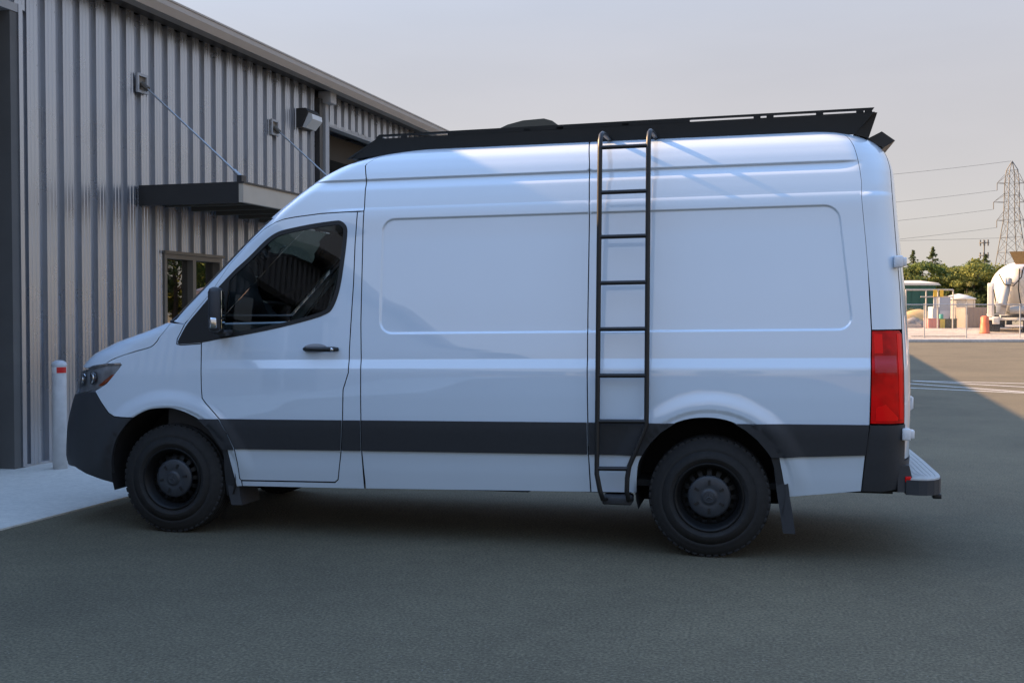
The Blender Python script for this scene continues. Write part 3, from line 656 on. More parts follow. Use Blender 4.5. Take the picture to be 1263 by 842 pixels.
bb = MB(); bb.add([(1.12,.06,.60),(1.19,.09,.60),(1.20,1.85,.60),(1.12,1.88,.60),(1.12,.06,.44),(1.23,.1,.44),(1.23,1.84,.44),(1.12,1.88,.44)], [(0,1,2,3),(4,5,1,0),(5,6,2,1),(6,7,3,2),(7,6,5,4),(0,3,7,4)]); bb.build('bumper_corner', M['plastic'], van)
for yy in (.10, 2*CY-.10): MB().box(1.165,1.20,yy-.03,yy+.03,.50,.535,bev=.005).build('rear_reflector', M['red'], van)
# ================================================================ ground
def ground_mat(name, stops, scale, bump=.3, bscale=300, rough=.85, patch=.25, speck=0.0):
    m = bpy.data.materials.new(name); m.use_nodes = True; N = m.node_tree.nodes; Lk = m.node_tree.links; b = N['Principled BSDF']
    tc = N.new('ShaderNodeTexCoord'); n1 = N.new('ShaderNodeTexNoise'); n1.inputs['Scale'].default_value = scale; n1.inputs['Detail'].default_value = 8; n1.inputs['Roughness'].default_value = .65
    Lk.new(tc.outputs['Object'], n1.inputs[0]); r = ramp(N, stops); Lk.new(n1.outputs[0], r.inputs[0])
    n2 = N.new('ShaderNodeTexNoise'); n2.inputs['Scale'].default_value = .55; n2.inputs['Detail'].default_value = 5; n2.inputs['Distortion'].default_value = .6; Lk.new(tc.outputs['Object'], n2.inputs[0])
    mr = N.new('ShaderNodeMapRange'); mr.inputs[1].default_value = .3; mr.inputs[2].default_value = .7; mr.inputs[3].default_value = 1-patch; mr.inputs[4].default_value = 1+patch; Lk.new(n2.outputs[0], mr.inputs[0])
    mx = N.new('ShaderNodeMix'); mx.data_type = 'RGBA'; mx.blend_type = 'MULTIPLY'; mx.inputs[0].default_value = 1; Lk.new(r.outputs[0], mx.inputs[6]); Lk.new(mr.outputs[0], mx.inputs[7])
    n4 = N.new('ShaderNodeTexNoise'); n4.inputs['Scale'].default_value = 7; n4.inputs['Detail'].default_value = 9; n4.inputs['Roughness'].default_value = .75; Lk.new(tc.outputs['Object'], n4.inputs[0])
    m4 = N.new('ShaderNodeMapRange'); m4.inputs[1].default_value = .3; m4.inputs[2].default_value = .7; m4.inputs[3].default_value = 1-patch*.9; m4.inputs[4].default_value = 1+patch*.9; Lk.new(n4.outputs[0], m4.inputs[0])
    mx4 = N.new('ShaderNodeMix'); mx4.data_type = 'RGBA'; mx4.blend_type = 'MULTIPLY'; mx4.inputs[0].default_value = 1; Lk.new(mx.outputs[2], mx4.inputs[6]); Lk.new(m4.outputs[0], mx4.inputs[7])
    last = mx4.outputs[2]
    if speck:
        vo = N.new('ShaderNodeTexVoronoi'); vo.inputs['Scale'].default_value = 55; Lk.new(tc.outputs['Object'], vo.inputs[0])
        lt = N.new('ShaderNodeMath'); lt.operation = 'LESS_THAN'; lt.inputs[1].default_value = .16; Lk.new(vo.outputs['Distance'], lt.inputs[0])
        sp_ = N.new('ShaderNodeSeparateColor'); Lk.new(vo.outputs['Color'], sp_.inputs[0]); gt = N.new('ShaderNodeMath'); gt.operation = 'GREATER_THAN'; gt.inputs[1].default_value = .93; Lk.new(sp_.outputs[0], gt.inputs[0])
        ml = N.new('ShaderNodeMath'); ml.operation = 'MULTIPLY'; Lk.new(lt.outputs[0], ml.inputs[0]); Lk.new(gt.outputs[0], ml.inputs[1]); m2 = N.new('ShaderNodeMath'); m2.operation = 'MULTIPLY'; m2.inputs[1].default_value = speck; Lk.new(ml.outputs[0], m2.inputs[0])
        mx2 = N.new('ShaderNodeMix'); mx2.data_type = 'RGBA'; mx2.inputs[7].default_value = (.22,.21,.19,1); Lk.new(m2.outputs[0], mx2.inputs[0]); Lk.new(last, mx2.inputs[6]); last = mx2.outputs[2]
    Lk.new(last, b.inputs['Base Color']); b.inputs['Roughness'].default_value = rough
    n3 = N.new('ShaderNodeTexNoise'); n3.inputs['Scale'].default_value = bscale; n3.inputs['Detail'].default_value = 3; Lk.new(tc.outputs['Object'], n3.inputs[0])
    bp = N.new('ShaderNodeBump'); bp.inputs['Strength'].default_value = bump; bp.inputs['Distance'].default_value = .006; Lk.new(n3.outputs[0], bp.inputs['Height']); Lk.new(bp.outputs[0], b.inputs['Normal'])
    return m
M['asphalt'] = ground_mat('asphalt', [(.30,(.045,.037,.022)),(.5,(.108,.091,.055)),(.70,(.19,.162,.102))], 62, bump=.8, bscale=75, rough=.95, patch=.17, speck=1.0)
M['concrete'] = ground_mat('concrete', [(.3,(.56,.54,.49)),(.6,(.66,.635,.575)),(.8,(.72,.69,.63))], 25, bump=.25, bscale=220, rough=.85, patch=.08)
M['gravel'] = ground_mat('gravel', [(.25,(.24,.20,.15)),(.5,(.42,.36,.29)),(.8,(.55,.49,.40))], 6, bump=.5, bscale=30, rough=.95, patch=.2)
M['dirt'] = ground_mat('dry_earth', [(.3,(.16,.14,.08)),(.6,(.28,.23,.13)),(.8,(.36,.30,.18))], .6, bump=.3, bscale=10, rough=.95, patch=.3)
M['kerb'] = ground_mat('kerb_concrete', [(.3,(.42,.39,.35)),(.7,(.56,.52,.47))], 8, bump=.2, rough=.9, patch=.15)
M['paintline'] = ground_mat('worn_white_paint', [(.3,(.50,.50,.48)),(.5,(.70,.70,.68)),(.8,(.78,.78,.76))], 9, bump=.2, rough=.7, patch=.1)
def sheet(name, pts, mt, z=0, div=None):
    o = MB().add([(x, y, z) for x, y in pts], [tuple(range(len(pts)))]).build(name, mt, fixn=False); return tag(o, kind='structure')
TH = math.radians(12.357); RV = Vector((math.cos(TH), math.sin(TH), 0)); FV = Vector((-math.sin(TH), math.cos(TH), 0))
KO = Vector(CAM_POS)+RV*24.82+FV*60; KO.z = 0
def Y3(u, v, z=0): return KO+RV*u+FV*v+Vector((0, 0, z))        # yard frame: u along the kerb, v beyond it
def yard_z(v): return float(np.interp(v, [.3, 7.5, 12, 18, 30, 80], [.14, .63, .66, .75, .55, .25]))
sheet('ground', [(-3000,-3000),(3000,-3000),(3000,3000),(-3000,3000)], M['dirt'], -.01)
a, b, c_, d_ = Y3(-120,0), Y3(160,0), Y3(160,-150), Y3(-120,-150)
sheet('parking_lot', [(a.x,a.y),(d_.x,d_.y),(c_.x,c_.y),(b.x,b.y)], M['asphalt'], 0)
# yard beyond the kerb: a gravel bank that rises to the storage area
vs = []; fs = []; us = list(np.arange(-60, 121, 6.0)); vv = [.3,1,2,3,4.5,6,7.5,9,12,15,18,24,30,40,60,80]
for v in vv:
    for u in us: p = Y3(u, v, yard_z(v)+(random.uniform(-.04,.04) if .5 < v < 60 else 0)); vs.append(p)
nu = len(us)
for i in range(len(vv)-1):
    for j in range(nu-1): fs.append((i*nu+j, i*nu+j+1, (i+1)*nu+j+1, (i+1)*nu+j))
tag(MB().add(vs, fs, True).build('gravel_yard', M['gravel']), kind='structure')
MY = Matrix.Translation(KO) @ Matrix.Rotation(TH, 4, 'Z')
tag(MB().box(-60,120,0,.32,-.005,.17, MY, bev=.02).build('kerb', M['kerb']), kind='structure')
MYI = MY
# painted stall lines (world x, y)
def line(x0, y0, x1, y1, w=.10):
    d = Vector((x1-x0, y1-y0)).normalized(); n = Vector((-d.y, d.x))*w/2
    sheet('painted_line', [(x0+n.x,y0+n.y),(x0-n.x,y0-n.y),(x1-n.x,y1-n.y),(x1+n.x,y1+n.y)], M['paintline'], .004)
line(-1.0,20.75,14.0,16.96); line(2.1,21.02,12.0,12.3); line(1.2,21.45,11.0,9.25); line(-2.5,20.3,14.0,11.0)
line(-1.2,20.05,3.45,17.05,.09)
for k in range(6): 
    p = Y3(-5.6+k*.62, -21.5+k*.1); sheet('paint_dash', [(p.x,p.y),(p.x+.22,p.y),(p.x+.22,p.y+.35),(p.x,p.y+.35)], M['paintline'], .004)

# ================================================================ the metal building
WD = Vector((.0745, .9972, 0)).normalized(); WN = Vector((WD.y, -WD.x, 0)); G0 = Vector((-6.775, 2.549, 0))
MW = Matrix(((WD.x, WN.x, 0, G0.x), (WD.y, WN.y, 0, G0.y), (0, 0, 1, 0), (0, 0, 0, 1)))     # (s along the wall, d out of the wall, z)
def metal_wall():
    m = mat('galvalume_sheet', (.41,.43,.465), rough=.30, metal=.85, noise=.08, nscale=1.5, rvar=.06)
    return m
M['sheet'] = metal_wall(); M['trimdark'] = mat('dark_bronze_trim', (.030,.028,.026), rough=.45, noise=.2, nscale=5)
M['gutter'] = mat('bronze_grey_gutter', (.40,.35,.30), rough=.5, metal=.2, noise=.08, nscale=3); M['trimlight'] = mat('pale_trim', (.36,.36,.36), rough=.5, noise=.08, nscale=4)
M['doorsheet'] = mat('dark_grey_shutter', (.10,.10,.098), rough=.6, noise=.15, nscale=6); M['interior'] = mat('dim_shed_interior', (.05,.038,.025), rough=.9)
M['fascia'] = mat('beige_fascia', (.50,.43,.34), rough=.55, noise=.1, nscale=5); M['soffit'] = mat('brown_soffit', (.10,.08,.055), rough=.7, noise=.2, nscale=5)
M['winframe'] = mat('bronze_window_frame', (.16,.14,.115), rough=.45, metal=.3); M['winglass'] = glass_mat('window_glass', (.25,.25,.22), ior=3.6)
bld = empty('metal_building', G0, 'grey corrugated metal building with eave gutter, awning and bay doors', 'building')
def wb(name, s0, s1, d0, d1, z0, z1, mt, par=None, bev=0): return MB().box(s0, s1, d0, d1, z0, z1, MW, bev=bev).build(name, mt, par or bld)
PITCH = .262; PW = PITCH*3
RIB = ((0,0),(.045,0),(.050,.005),(.058,.005),(.063,0),(.098,0),(.108,.050),(.150,.050),(.155,.056),(.164,.056),(.169,.050),(.205,.050),(.210,.056),(.219,.056),(.224,.050),(.248,.050))
def panel_mesh(z0, z1, n=3):
    pr = []                                              # (s, d): boxed rib, narrow stiffeners in the pan
    for k in range(n):
        o = k*PITCH; pr += [(o+a_, d_) for a_, d_ in RIB]
    pr.append((n*PITCH,.0))
    m = MB(); vs = [MW.to_3x3() @ Vector((s, d, z)) for z in (z0, z1) for s, d in pr]; k = len(pr)
    m.add(vs, [(i, i+1, k+i+1, k+i) for i in range(k-1)]); return m.mesh('wall_panel', M['sheet'], fixn=False)
PM = {}
def panel(s, z0, z1, n=3):
    key = (z0, z1, n)
    if key not in PM: PM[key] = panel_mesh(z0, z1, n)
    o = bpy.data.objects.new('wall_panel', PM[key]); COL.objects.link(o); o.parent = bld
    o.matrix_parent_inverse = Matrix.Translation(-G0); o.location = G0+WD*s+WN*.002*(1 if int(round(s/PW)) % 2 else 0)
ET = 4.93
W1, W2 = (2.37, 3.62, 1.10, 2.24), (3.98, 5.23, 1.10, 2.24)
D0, D1 = (-4.6, -.03, 4.48), (6.78, 11.6, 4.48)
S0 = .02
s = S0
while s < 6.5:
    n = 3 if s+PW < 6.62 else 2
    if s+n*PITCH > 6.62: break
    hit = [w for w in (W1, W2) if s < w[1] and s+n*PITCH > w[0]]
    if hit: panel(s, 0.03, 1.10, n); panel(s, 2.24, ET, n)
    else: panel(s, 0.03, ET, n)
    s += n*PITCH
S_END1 = s
# wall strips between and beside the windows (the sheets there are cut to width)
def cut_panel(s0, s1, z0, z1):
    pr = []; k0 = math.floor((s0-S0)/PITCH); t = S0+k0*PITCH
    while t < s1:
        for ds, d in RIB:
            if s0 <= t+ds <= s1: pr.append((t+ds, d))
        t += PITCH
    pr = [(s0, .0)]+pr+[(s1, .0)]; m = MB(); k = len(pr)
    m.add([MW @ Vector((a, d, z)) for z in (z0, z1) for a, d in pr], [(i, i+1, k+i+1, k+i) for i in range(k-1)]); m.build('wall_panel', M['sheet'], bld, fixn=False)
hs0 = S0+PW*math.floor((W1[0]-S0)/PW); hs1 = S0+PW*math.ceil((W2[1]-S0)/PW)
cut_panel(hs0, W1[0], 1.10, 2.24); cut_panel(W1[1], W2[0], 1.10, 2.24); cut_panel(W2[1], min(hs1, S_END1), 1.10, 2.24)
B3 = (-16.2, -11.0, 3.9)                                # open bay on the run of wall beside the viewpoint
for k in range(36):
    s_ = -4.6-PW*(k+1)
    if s_ > B3[0]-.1 and s_+PW < B3[1]+.1: panel(s_, 3.9, ET)
    else: panel(s_, .03, ET)
wb('bay_trim', B3[1]-.3, B3[1]-.12, -.1, .07, 0, 3.9, M['trimlight']); wb('bay_trim', B3[0]+.1, B3[0]+.3, -.1, .07, 0, 3.9, M['trimlight']); wb('door_header', B3[0], B3[1], -.1, .08, 3.86, 3.98, M['trimdark'])
wb('bay_column', -13.7, -13.5, -.1, .0, 0, 3.86, M['trimlight'])
k = 0
while -4.6+k*PW < -.03-.3: panel(-4.6+k*PW, 4.48, ET); k += 1
s = 6.70
while s < 11.6: panel(s, 4.48, ET); s += PW
while s < 43.0-PW: panel(s, .03, ET); s += PW
S_END2 = s
sc = MB()                                              # screw heads along the girts
for zz in (.35,1.0,2.62,3.3,4.0,4.6):
    k = 0
    while k*PITCH < 6.3:
        s_ = S0+k*PITCH+.035; k += 1
        if 2.2 < s_ < 5.4 and zz in (1.0,) : continue
        sc.box(s_-.007,s_+.007,0,.008,zz-.007,zz+.007,MW)
o = sc.build('screw_heads', M['trimdark'], bld); o['kind'] = 'stuff'
# frame behind the sheets, far wall run, roof
wb('wall_core', -11.2, -4.65, -.25, -.02, 0, 5.0, M['trimdark']); wb('wall_core', -.02, 2.35, -.25, -.02, 0, 5.0, M['trimdark']); wb('wall_core', 5.25, 6.76, -.25, -.02, 0, 5.0, M['trimdark'])
wb('wall_core', 2.35, 5.25, -.25, -.02, 0, 1.08, M['trimdark']); wb('wall_core', 2.35, 5.25, -.25, -.02, 2.26, 5.0, M['trimdark']); wb('wall_core', 3.64, 3.96, -.25, -.02, 1.08, 2.26, M['trimdark'])
wb('wall_core', -4.65, -.02, -.25, -.02, 4.5, 5.0, M['trimdark']); wb('wall_core', 6.76, 11.6, -.25, -.02, 4.5, 5.0, M['trimdark'])
wb('wall_core', -33.0, -16.1, -.25, -.02, 0, 5.0, M['trimdark']); wb('wall_core', -16.1, -11.2, -.25, -.02, 4.0, 5.0, M['trimdark']); wb('far_wall', S_END2, 43.0, -.25, 0, 0, 5.0, M['sheet']) if S_END2 < 42.99 else None; wb('wall_core', 11.6, S_END2, -.25, -.02, 0, 5.0, M['trimdark'])
wb('back_wall', -33.0, 43.0, -18.0, -17.8, 0, 5.0, M['sheet']); wb('end_wall', -33.0, -32.8, -17.8, -.25, 0, 5.0, M['sheet']); wb('end_wall', 42.8, 43.0, -17.8, -.25, 0, 5.0, M['sheet'])
wb('inner_floor', -32.8, 42.8, -17.8, -.26, .004, .02, M['concrete'])
rf = MB(); pr = [(.34,5.00),(.34,5.06),(-9.0,5.62),(-18.3,5.06),(-18.3,5.00),(-9.0,5.56)]
rf.add([MW @ Vector((s_, d, z)) for s_ in (-33.2, 43.2) for d, z in pr], [(0,1,7,6),(1,2,8,7),(2,3,9,8),(3,4,10,9),(4,5,11,10),(5,0,6,11),(0,5,4,3,2,1),(6,7,8,9,10,11)])
rf.build('roof', M['sheet'], bld)
gt = MB(); gp_ = [(.26,4.905),(.40,4.905),(.435,4.99),(.435,5.05),(.445,5.055),(.445,5.075),(.40,5.075),(.26,5.04)]
gt.add([MW @ Vector((s_, d, z)) for s_ in (-33.2, 43.2) for d, z in gp_], [(i,(i+1)%8,(i+1)%8+8,i+8) for i in range(8)]+[tuple(range(8))[::-1],tuple(range(8,16))]); gt.build('gutter', M['gutter'], bld)
MB().box(-33.1,43.1,.04,.262,4.93,4.96,MW).build('eave_soffit', M['trimdark'], bld)
MB().box(-33.1,43.1,.262,.30,5.075,5.10,MW).build('gutter_flashing', M['trimlight'], bld)
# bay door at the near end: dark shutter sections in a recess with pale trim
for k in range(8): wb('shutter_slat', -4.55, -.10, -.16, -.12-.01*(k % 2), .02+k*.56, .575+k*.56, M['doorsheet'])
wb('door_trim', -.10, .0, -.15, .05, 0, 4.50, M['doorsheet']); wb('door_header', -4.7, .0, -.10, .06, 4.44, 4.52, M['trimlight'])
wb('corner_trim', .001, .055, -.02, .066, .02, 4.52, M['sheet'])
# open bay further along
wb('bay_trim', 6.60, 6.78, -.10, .055, .02, 4.55, M['trimlight']); wb('bay_trim', 11.55, 11.7, -.10, .05, 0, 4.55, M['trimlight']); wb('door_header', 6.78, 11.55, -.10, .05, 4.45, 4.52, M['trimlight'])
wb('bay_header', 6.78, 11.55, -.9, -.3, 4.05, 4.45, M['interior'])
# downspout with its head box; the dark strip beside it paints a shadow gap
wb('downspout_and_shadow', 6.30, 6.40, .045, .13, .15, 4.80, M['trimdark']); wb('downspout_and_shadow', 6.46, 6.57, .045, .15, .15, 4.80, M['trimlight']); wb('leader_head', 6.42, 6.62, .04, .26, 4.74, 4.93, M['trimlight'], bev=.01)
# base flashing
wb('base_flashing', .0, 6.6, .0, .045, .0, .035, M['trimlight'])
for (s0, s1, z0, z1) in (W1, W2):
    wf = MB()
    for q in ((s0,s1,z1-.06,z1),(s0,s1,z0,z0+.06),(s0,s0+.05,z0+.06,z1-.06),(s1-.05,s1,z0+.06,z1-.06),((s0+s1)/2-.035,(s0+s1)/2+.035,z0+.06,z1-.06)): wf.box(q[0],q[1],-.06,.07,q[2],q[3],MW)
    wo = wf.build('window', M['winframe'], bld)
    for a, b, dd in ((s0+.05,(s0+s1)/2-.035,-.01),((s0+s1)/2+.035,s1-.05,-.035)): MB().add([MW @ Vector(p) for p in ((a,dd,z0+.06),(b,dd,z0+.06),(b,dd,z1-.06),(a,dd,z1-.06))], [(0,1,2,3)]).build('pane', M['winglass'], wo, fixn=False)
    MB().box(s0-.03,s1+.03,.07,.10,z1-.005,z1+.03,MW).build('drip_cap', M['winframe'], wo)
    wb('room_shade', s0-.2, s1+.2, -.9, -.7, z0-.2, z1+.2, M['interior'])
# awning
AS0, AS1, AD, AZ0, AZ1 = 1.92, 5.15, 1.34, 2.755, 2.985
aw = MB(); aw.box(AS0+.06,AS1-.06,.045,AD-.06,AZ0+.09,AZ0+.15,MW); awn = aw.build('awning', M['soffit'], bld)
for q in (AS0, AS1-.06): MB().box(q,q+.06,.04,AD-.012,AZ0,AZ1,MW).build('side_beam', M['trimdark'], awn)
MB().box(AS0,AS1,AD-.012,AD+.045,AZ0+.003,AZ1-.02,MW).build('fascia', M['fascia'], awn)
MB().box(AS0-.01,AS1+.01,AD-.02,AD+.06,AZ1-.02,AZ1+.0,MW).build('fascia_cap', M['trimdark'], awn)
for k in range(5): MB().box(AS0+.5+k*.55,AS0+.56+k*.55,.045,AD-.06,AZ0+.03,AZ0+.09,MW).build('joist', M['soffit'], awn)
for k, q in enumerate((AS0+.02, AS1-.15)):
    MB().box(q-.09,q+.09,.059,.07,4.05,4.24,MW).build('anchor_plate', M['winframe'], awn)
    fr = MB(); [fr.box(*a, MW) for a in ((q-.10,q+.10,.07,.095,4.22,4.25),(q-.10,q+.10,.07,.095,4.03,4.06),(q-.10,q-.07,.07,.095,4.06,4.22),(q+.07,q+.10,.07,.095,4.06,4.22))]; fr.build('plate_rim', M['trimlight'], awn)
    a_, b_ = MW @ Vector((q,.08,4.14)), MW @ Vector((q+.02,AD+.0,AZ1+.05))
    MB().tube([a_, a_+(b_-a_)*.06], .032, 10).build('rod_clevis', M['winframe'], awn); MB().tube([a_, b_], .0115, 8).build('tie_rod', M['steel'], awn)
    MB().tube([b_-(b_-a_).normalized()*.12, b_], .022, 8).build('rod_clevis', M['steel'], awn); MB().box(q-.03,q+.07,AD-.03,AD+.03,AZ1,AZ1+.07,MW).build('rod_bracket', M['trimdark'], awn)
# wall pack lamp
lm = empty('wall_lamp', MW @ Vector((5.95,.1,4.30)), 'dark wall pack lamp with pale lens high on the corrugated wall', 'lamp')
hb_ = MB(); pr = [(.03,4.26),(.03,4.54),(.20,4.54),(.24,4.49),(.12,4.26)]
hb_.add([MW @ Vector((s_, d, z)) for s_ in (5.70, 6.08) for d, z in pr], [(0,1,2,3,4),(9,8,7,6,5)]+[(i,(i+1)%5,(i+1)%5+5,i+5) for i in range(5)]); hb_.build('housing', M['trimdark'], lm)
ln = MB(); pr = [(.135,4.265),(.235,4.475),(.29,4.45),(.30,4.38),(.19,4.255)]
ln.add([MW @ Vector((s_, d, z)) for s_ in (5.73, 6.05) for d, z in pr], [(0,1,2,3,4),(9,8,7,6,5)]+[(i,(i+1)%5,(i+1)%5+5,i+5) for i in range(5)]); ln.build('lens', mat('prismatic_lens', (.62,.62,.60), rough=.25, bump=.2, bscale=90), lm)
# concrete apron with a slightly raised edge along the wall
ap = MB(); ap.box(-33, 43, -.25, 2.09, -.02, .012, MW); tag(ap.build('concrete_apron', M['concrete']), kind='structure')
# bollard
bx, by = -6.335, 2.59
bo = empty('bollard', (bx, by, .012), 'galvanised pipe bollard with red and white band on the concrete apron', 'bollard')
MB().lathe([(.0,.012),(.068,.012),(.066,.95)], Matrix.Translation((bx,by,0)), 28).build('post', mat('weathered_galvanised_pipe', (.66,.66,.66), rough=.5, metal=.1, noise=.18, nscale=14), bo)
MB().lathe([(.069,.945),(.069,1.005)], Matrix.Translation((bx,by,0)), 28, a0=0, a1=math.pi*2).build('white_band', mat('white_reflective_tape', (.75,.75,.74), rough=.35), bo)
MB().lathe([(.0705,.947),(.0705,1.003)], Matrix.Translation((bx,by,0)), 12, a0=math.radians(-75), a1=math.radians(10)).build('red_band', mat('red_reflective_tape', (.60,.02,.02), rough=.35), bo)
MB().lathe([(.067,1.0),(.072,1.012),(.072,1.03),(.06,1.052),(.035,1.066),(0,1.07)], Matrix.Translation((bx,by,0)), 28).build('cap', mat('bollard_cap', (.55,.56,.58), rough=.45), bo)
# ================================================================ the yard and what lies beyond
def yb(mb, u0, u1, v0, v1, z0, z1, bev=0): return mb.box(u0, u1, v0, v1, z0, z1, MY, bev=bev)
def ytag(o, label, cat, group=None): return tag(o, label, cat, group)
# chain-link fence
fe = empty('chain_link_fence', Y3(3,1.5,0), 'galvanised chain-link fence along the kerb in front of the yard', 'fence')
zf0, zf1 = .20, 2.08
for u in (-6.4,-4.05,-1.66,.71,3.72,6.7,9.7,12.7,15.7,18.7): MB().tube([Y3(u,1.5,.15), Y3(u,1.5,2.14 if u != .71 else 2.2)], .035, 8).build('post', M['steel'], fe)
for z in (zf1, ): MB().tube([Y3(-6.4,1.5,z), Y3(18.7,1.5,z)], .024, 8).build('top_rail', M['steel'], fe)
ml = MB()
for k in range(int(25.1/.075)+30):
    for sg in (1, -1):
        u0 = -6.4+k*.075-(1.9 if sg > 0 else 0); pts = []
        a = Vector((u0, zf0)); b = Vector((u0+1.88*sg+(1.88 if sg < 0 else 0)*0, zf1))
        if sg < 0: a = Vector((u0, zf0)); b = Vector((u0-1.88, zf1))
        # clip to the fence run
        def clip(a, b):
            for lim, s_ in ((-6.4, 1), (18.7, -1)):
                if (a.x-lim)*s_ < 0 and (b.x-lim)*s_ < 0: return None
                if (a.x-lim)*s_ < 0: t = (lim-a.x)/(b.x-a.x); a = a+(b-a)*t
                if (b.x-lim)*s_ < 0: t = (lim-b.x)/(a.x-b.x); b = b+(a-b)*t
            return a, b
        r = clip(a, b)
        if r is None: continue
        a, b = r; w = .0022
        ml.add([Y3(a.x-w,1.5,a.y), Y3(a.x+w,1.5,a.y), Y3(b.x+w,1.5,b.y), Y3(b.x-w,1.5,b.y)], [(0,1,2,3)])
o = ml.build('wire_mesh', M['steel'], fe, fixn=False); o['kind'] = 'stuff'
# timber along the fence foot, boards
o = MB(); yb(o,-2.1,1.05,2.2,2.45,.16,.30,.01); ytag(o.build('timber_beam', mat('grey_timber', (.12,.10,.08), rough=.9, noise=.3)), 'long dark timber lying at the foot of the chain-link fence', 'timber')
# pipe rail frame with yellow panels
M['piperail'] = mat('pale_pipe_rail', (.42,.40,.36), rough=.5); M['yellow'] = mat('yellow_panel', (.65,.42,.05), rough=.5)
pf = empty('pipe_rail_frame', Y3(1.2,8,.63), 'tall pale pipe rail frame with two yellow panels behind the fence', 'railing')
for u in (-.37,.89,1.62,2.56): MB().tube([Y3(u,8,.6), Y3(u,8,3.07)], .045, 8).build('post', M['piperail'], pf)
MB().tube([Y3(-.37,8,3.05), Y3(2.56,8,3.05)], .045, 8).build('top_rail', M['piperail'], pf)
MB().tube([Y3(.55,8,2.62), Y3(2.56,8,2.62)], .035, 8).build('mid_rail', M['piperail'], pf)
for u in (1.32, 1.72): o = MB(); yb(o,u,u+.22,7.93,7.96,2.62,3.06); o.build('yellow_panel', M['yellow'], pf)
o = MB(); yb(o,1.34,1.52,7.90,8.0,1.9,2.6); o.build('white_panel', M['trimlight'], pf)
# green shed
gs = empty('green_shed', Y3(10,37,0), 'dark green metal shed with cream roof edge beyond the yard', 'shed')
M['shedgreen'] = mat('dark_green_sheet', (.015,.085,.06), rough=.5, noise=.15, nscale=2); M['cream'] = mat('cream_roof', (.60,.56,.48), rough=.5)
o = MB(); yb(o,5.5,11.9,35,39,.4,4.05); o.build('wall', M['shedgreen'], gs)
o = MB(); o.add([MY @ Vector(p) for p in ((5.3,34.8,4.05),(12.3,34.8,4.05),(12.1,39.2,4.45),(5.3,39.2,4.45),(5.3,34.8,4.25),(12.1,34.8,4.25),(12.1,39.2,4.6),(5.3,39.2,4.6))], [(0,3,2,1),(4,5,6,7),(0,1,5,4),(1,2,6,5),(2,3,7,6),(3,0,4,7)]); o.build('roof', M['cream'], gs)
for k in range(9): o = MB(); yb(o,5.6+k*.7,5.64+k*.7,34.96,34.999,.5,4.0); o.build('rib', M['shedgreen'], gs)
# electrical cabinets
M['cabgrey'] = mat('grey_cabinet_paint', (.30,.33,.36), rough=.45); M['cablight'] = mat('light_cabinet_paint', (.42,.44,.46), rough=.45)
for (u0,u1,z1,mt,lab) in ((2.83,3.24,2.04,'cablight','low pale grey electrical cabinet next to the taller cabinet'),(3.27,4.02,2.68,'cabgrey','tall grey electrical cabinet beside the round tank')):
    e = empty('electrical_cabinet', Y3((u0+u1)/2,12.4,.66), lab, 'cabinet'); o = MB(); yb(o,u0,u1,12,12.8,.62,z1,.015); o.build('housing', M[mt], e)
    o = MB(); yb(o,u0+.04,u1-.04,11.97,11.999,.75,z1*.66,.004); o.build('door', M['cablight'], e); o = MB(); yb(o,u1-.12,u1-.09,11.94,11.97,1.2,1.35); o.build('handle', M['trimdark'], e)
# round tank with conical roof
tk = empty('round_tank', Y3(5.85,15,.66), 'round beige tank with low conical roof in the yard', 'tank')
M['tank'] = mat('beige_tank', (.46,.42,.35), rough=.6, noise=.08, nscale=2)
T0 = Matrix.Translation(Y3(5.85,15.2,0))
MB().lathe([(1.04,.6),(1.04,2.58)], T0, 28).build('shell', M['tank'], tk); MB().lathe([(1.12,2.56),(1.12,2.62),(.55,2.84),(0,2.96)], T0, 28).build('roof', M['cream'], tk)
for k in range(10):
    a = 2*math.pi*k/10; MB().box(-.025,.025,-.02,.02,.62,2.56, T0 @ Matrix.Rotation(a,4,'Z') @ Matrix.Translation((1.05,0,0))).build('stave', M['tank'], tk)
for k in range(5): o = MB(); yb(o,5.38,5.72,13.95,14.02,.72+k*.16,.77+k*.16); o.build('ladder_rung', M['trimdark'], tk)
# container, crates, posts
def crate(name, u0, u1, v, z0, z1, mt, lab, cat, dep=.8, slats=0):
    e = empty(name, Y3((u0+u1)/2, v+dep/2, z0), lab, cat); o = MB(); yb(o,u0,u1,v,v+dep,z0,z1,.02); o.build('body', mt, e)
    o = MB(); yb(o,u0-.015,u1+.015,v-.015,v+dep+.015,z1-.06,z1+.005,.006); o.build('rim', mt, e)
    for k in range(slats): o = MB(); w = (u1-u0)/(slats*2-1); yb(o,u0+2*k*w,u0+2*k*w+w,v-.022,v-.001,z0+.03,z1-.07); o.build('slat', mt, e)
crate('storage_container', 4.24, 5.75, 10.2, .62, 1.98, mat('taupe_container', (.27,.22,.19), rough=.6, noise=.1), 'taupe storage container standing before the round tank', 'container', 1.6, 6)
crate('metal_bin', 2.52, 3.27, 9.1, .62, 1.25, mat('olive_bin', (.075,.075,.045), rough=.6), 'dark olive metal bin on the gravel', 'bin')
crate('yellow_crate', 2.2, 2.5, 9.1, .62, 1.22, mat('yellow_crate', (.58,.46,.10), rough=.5), 'small yellow crate next to the olive bin', 'crate', .5, 2)
crate('pink_tote', 1.45, 2.14, 9.1, .62, 1.28, mat('faded_red_tote', (.55,.24,.20), rough=.55), 'faded red tote beside the yellow crate', 'tote', .8, 3)
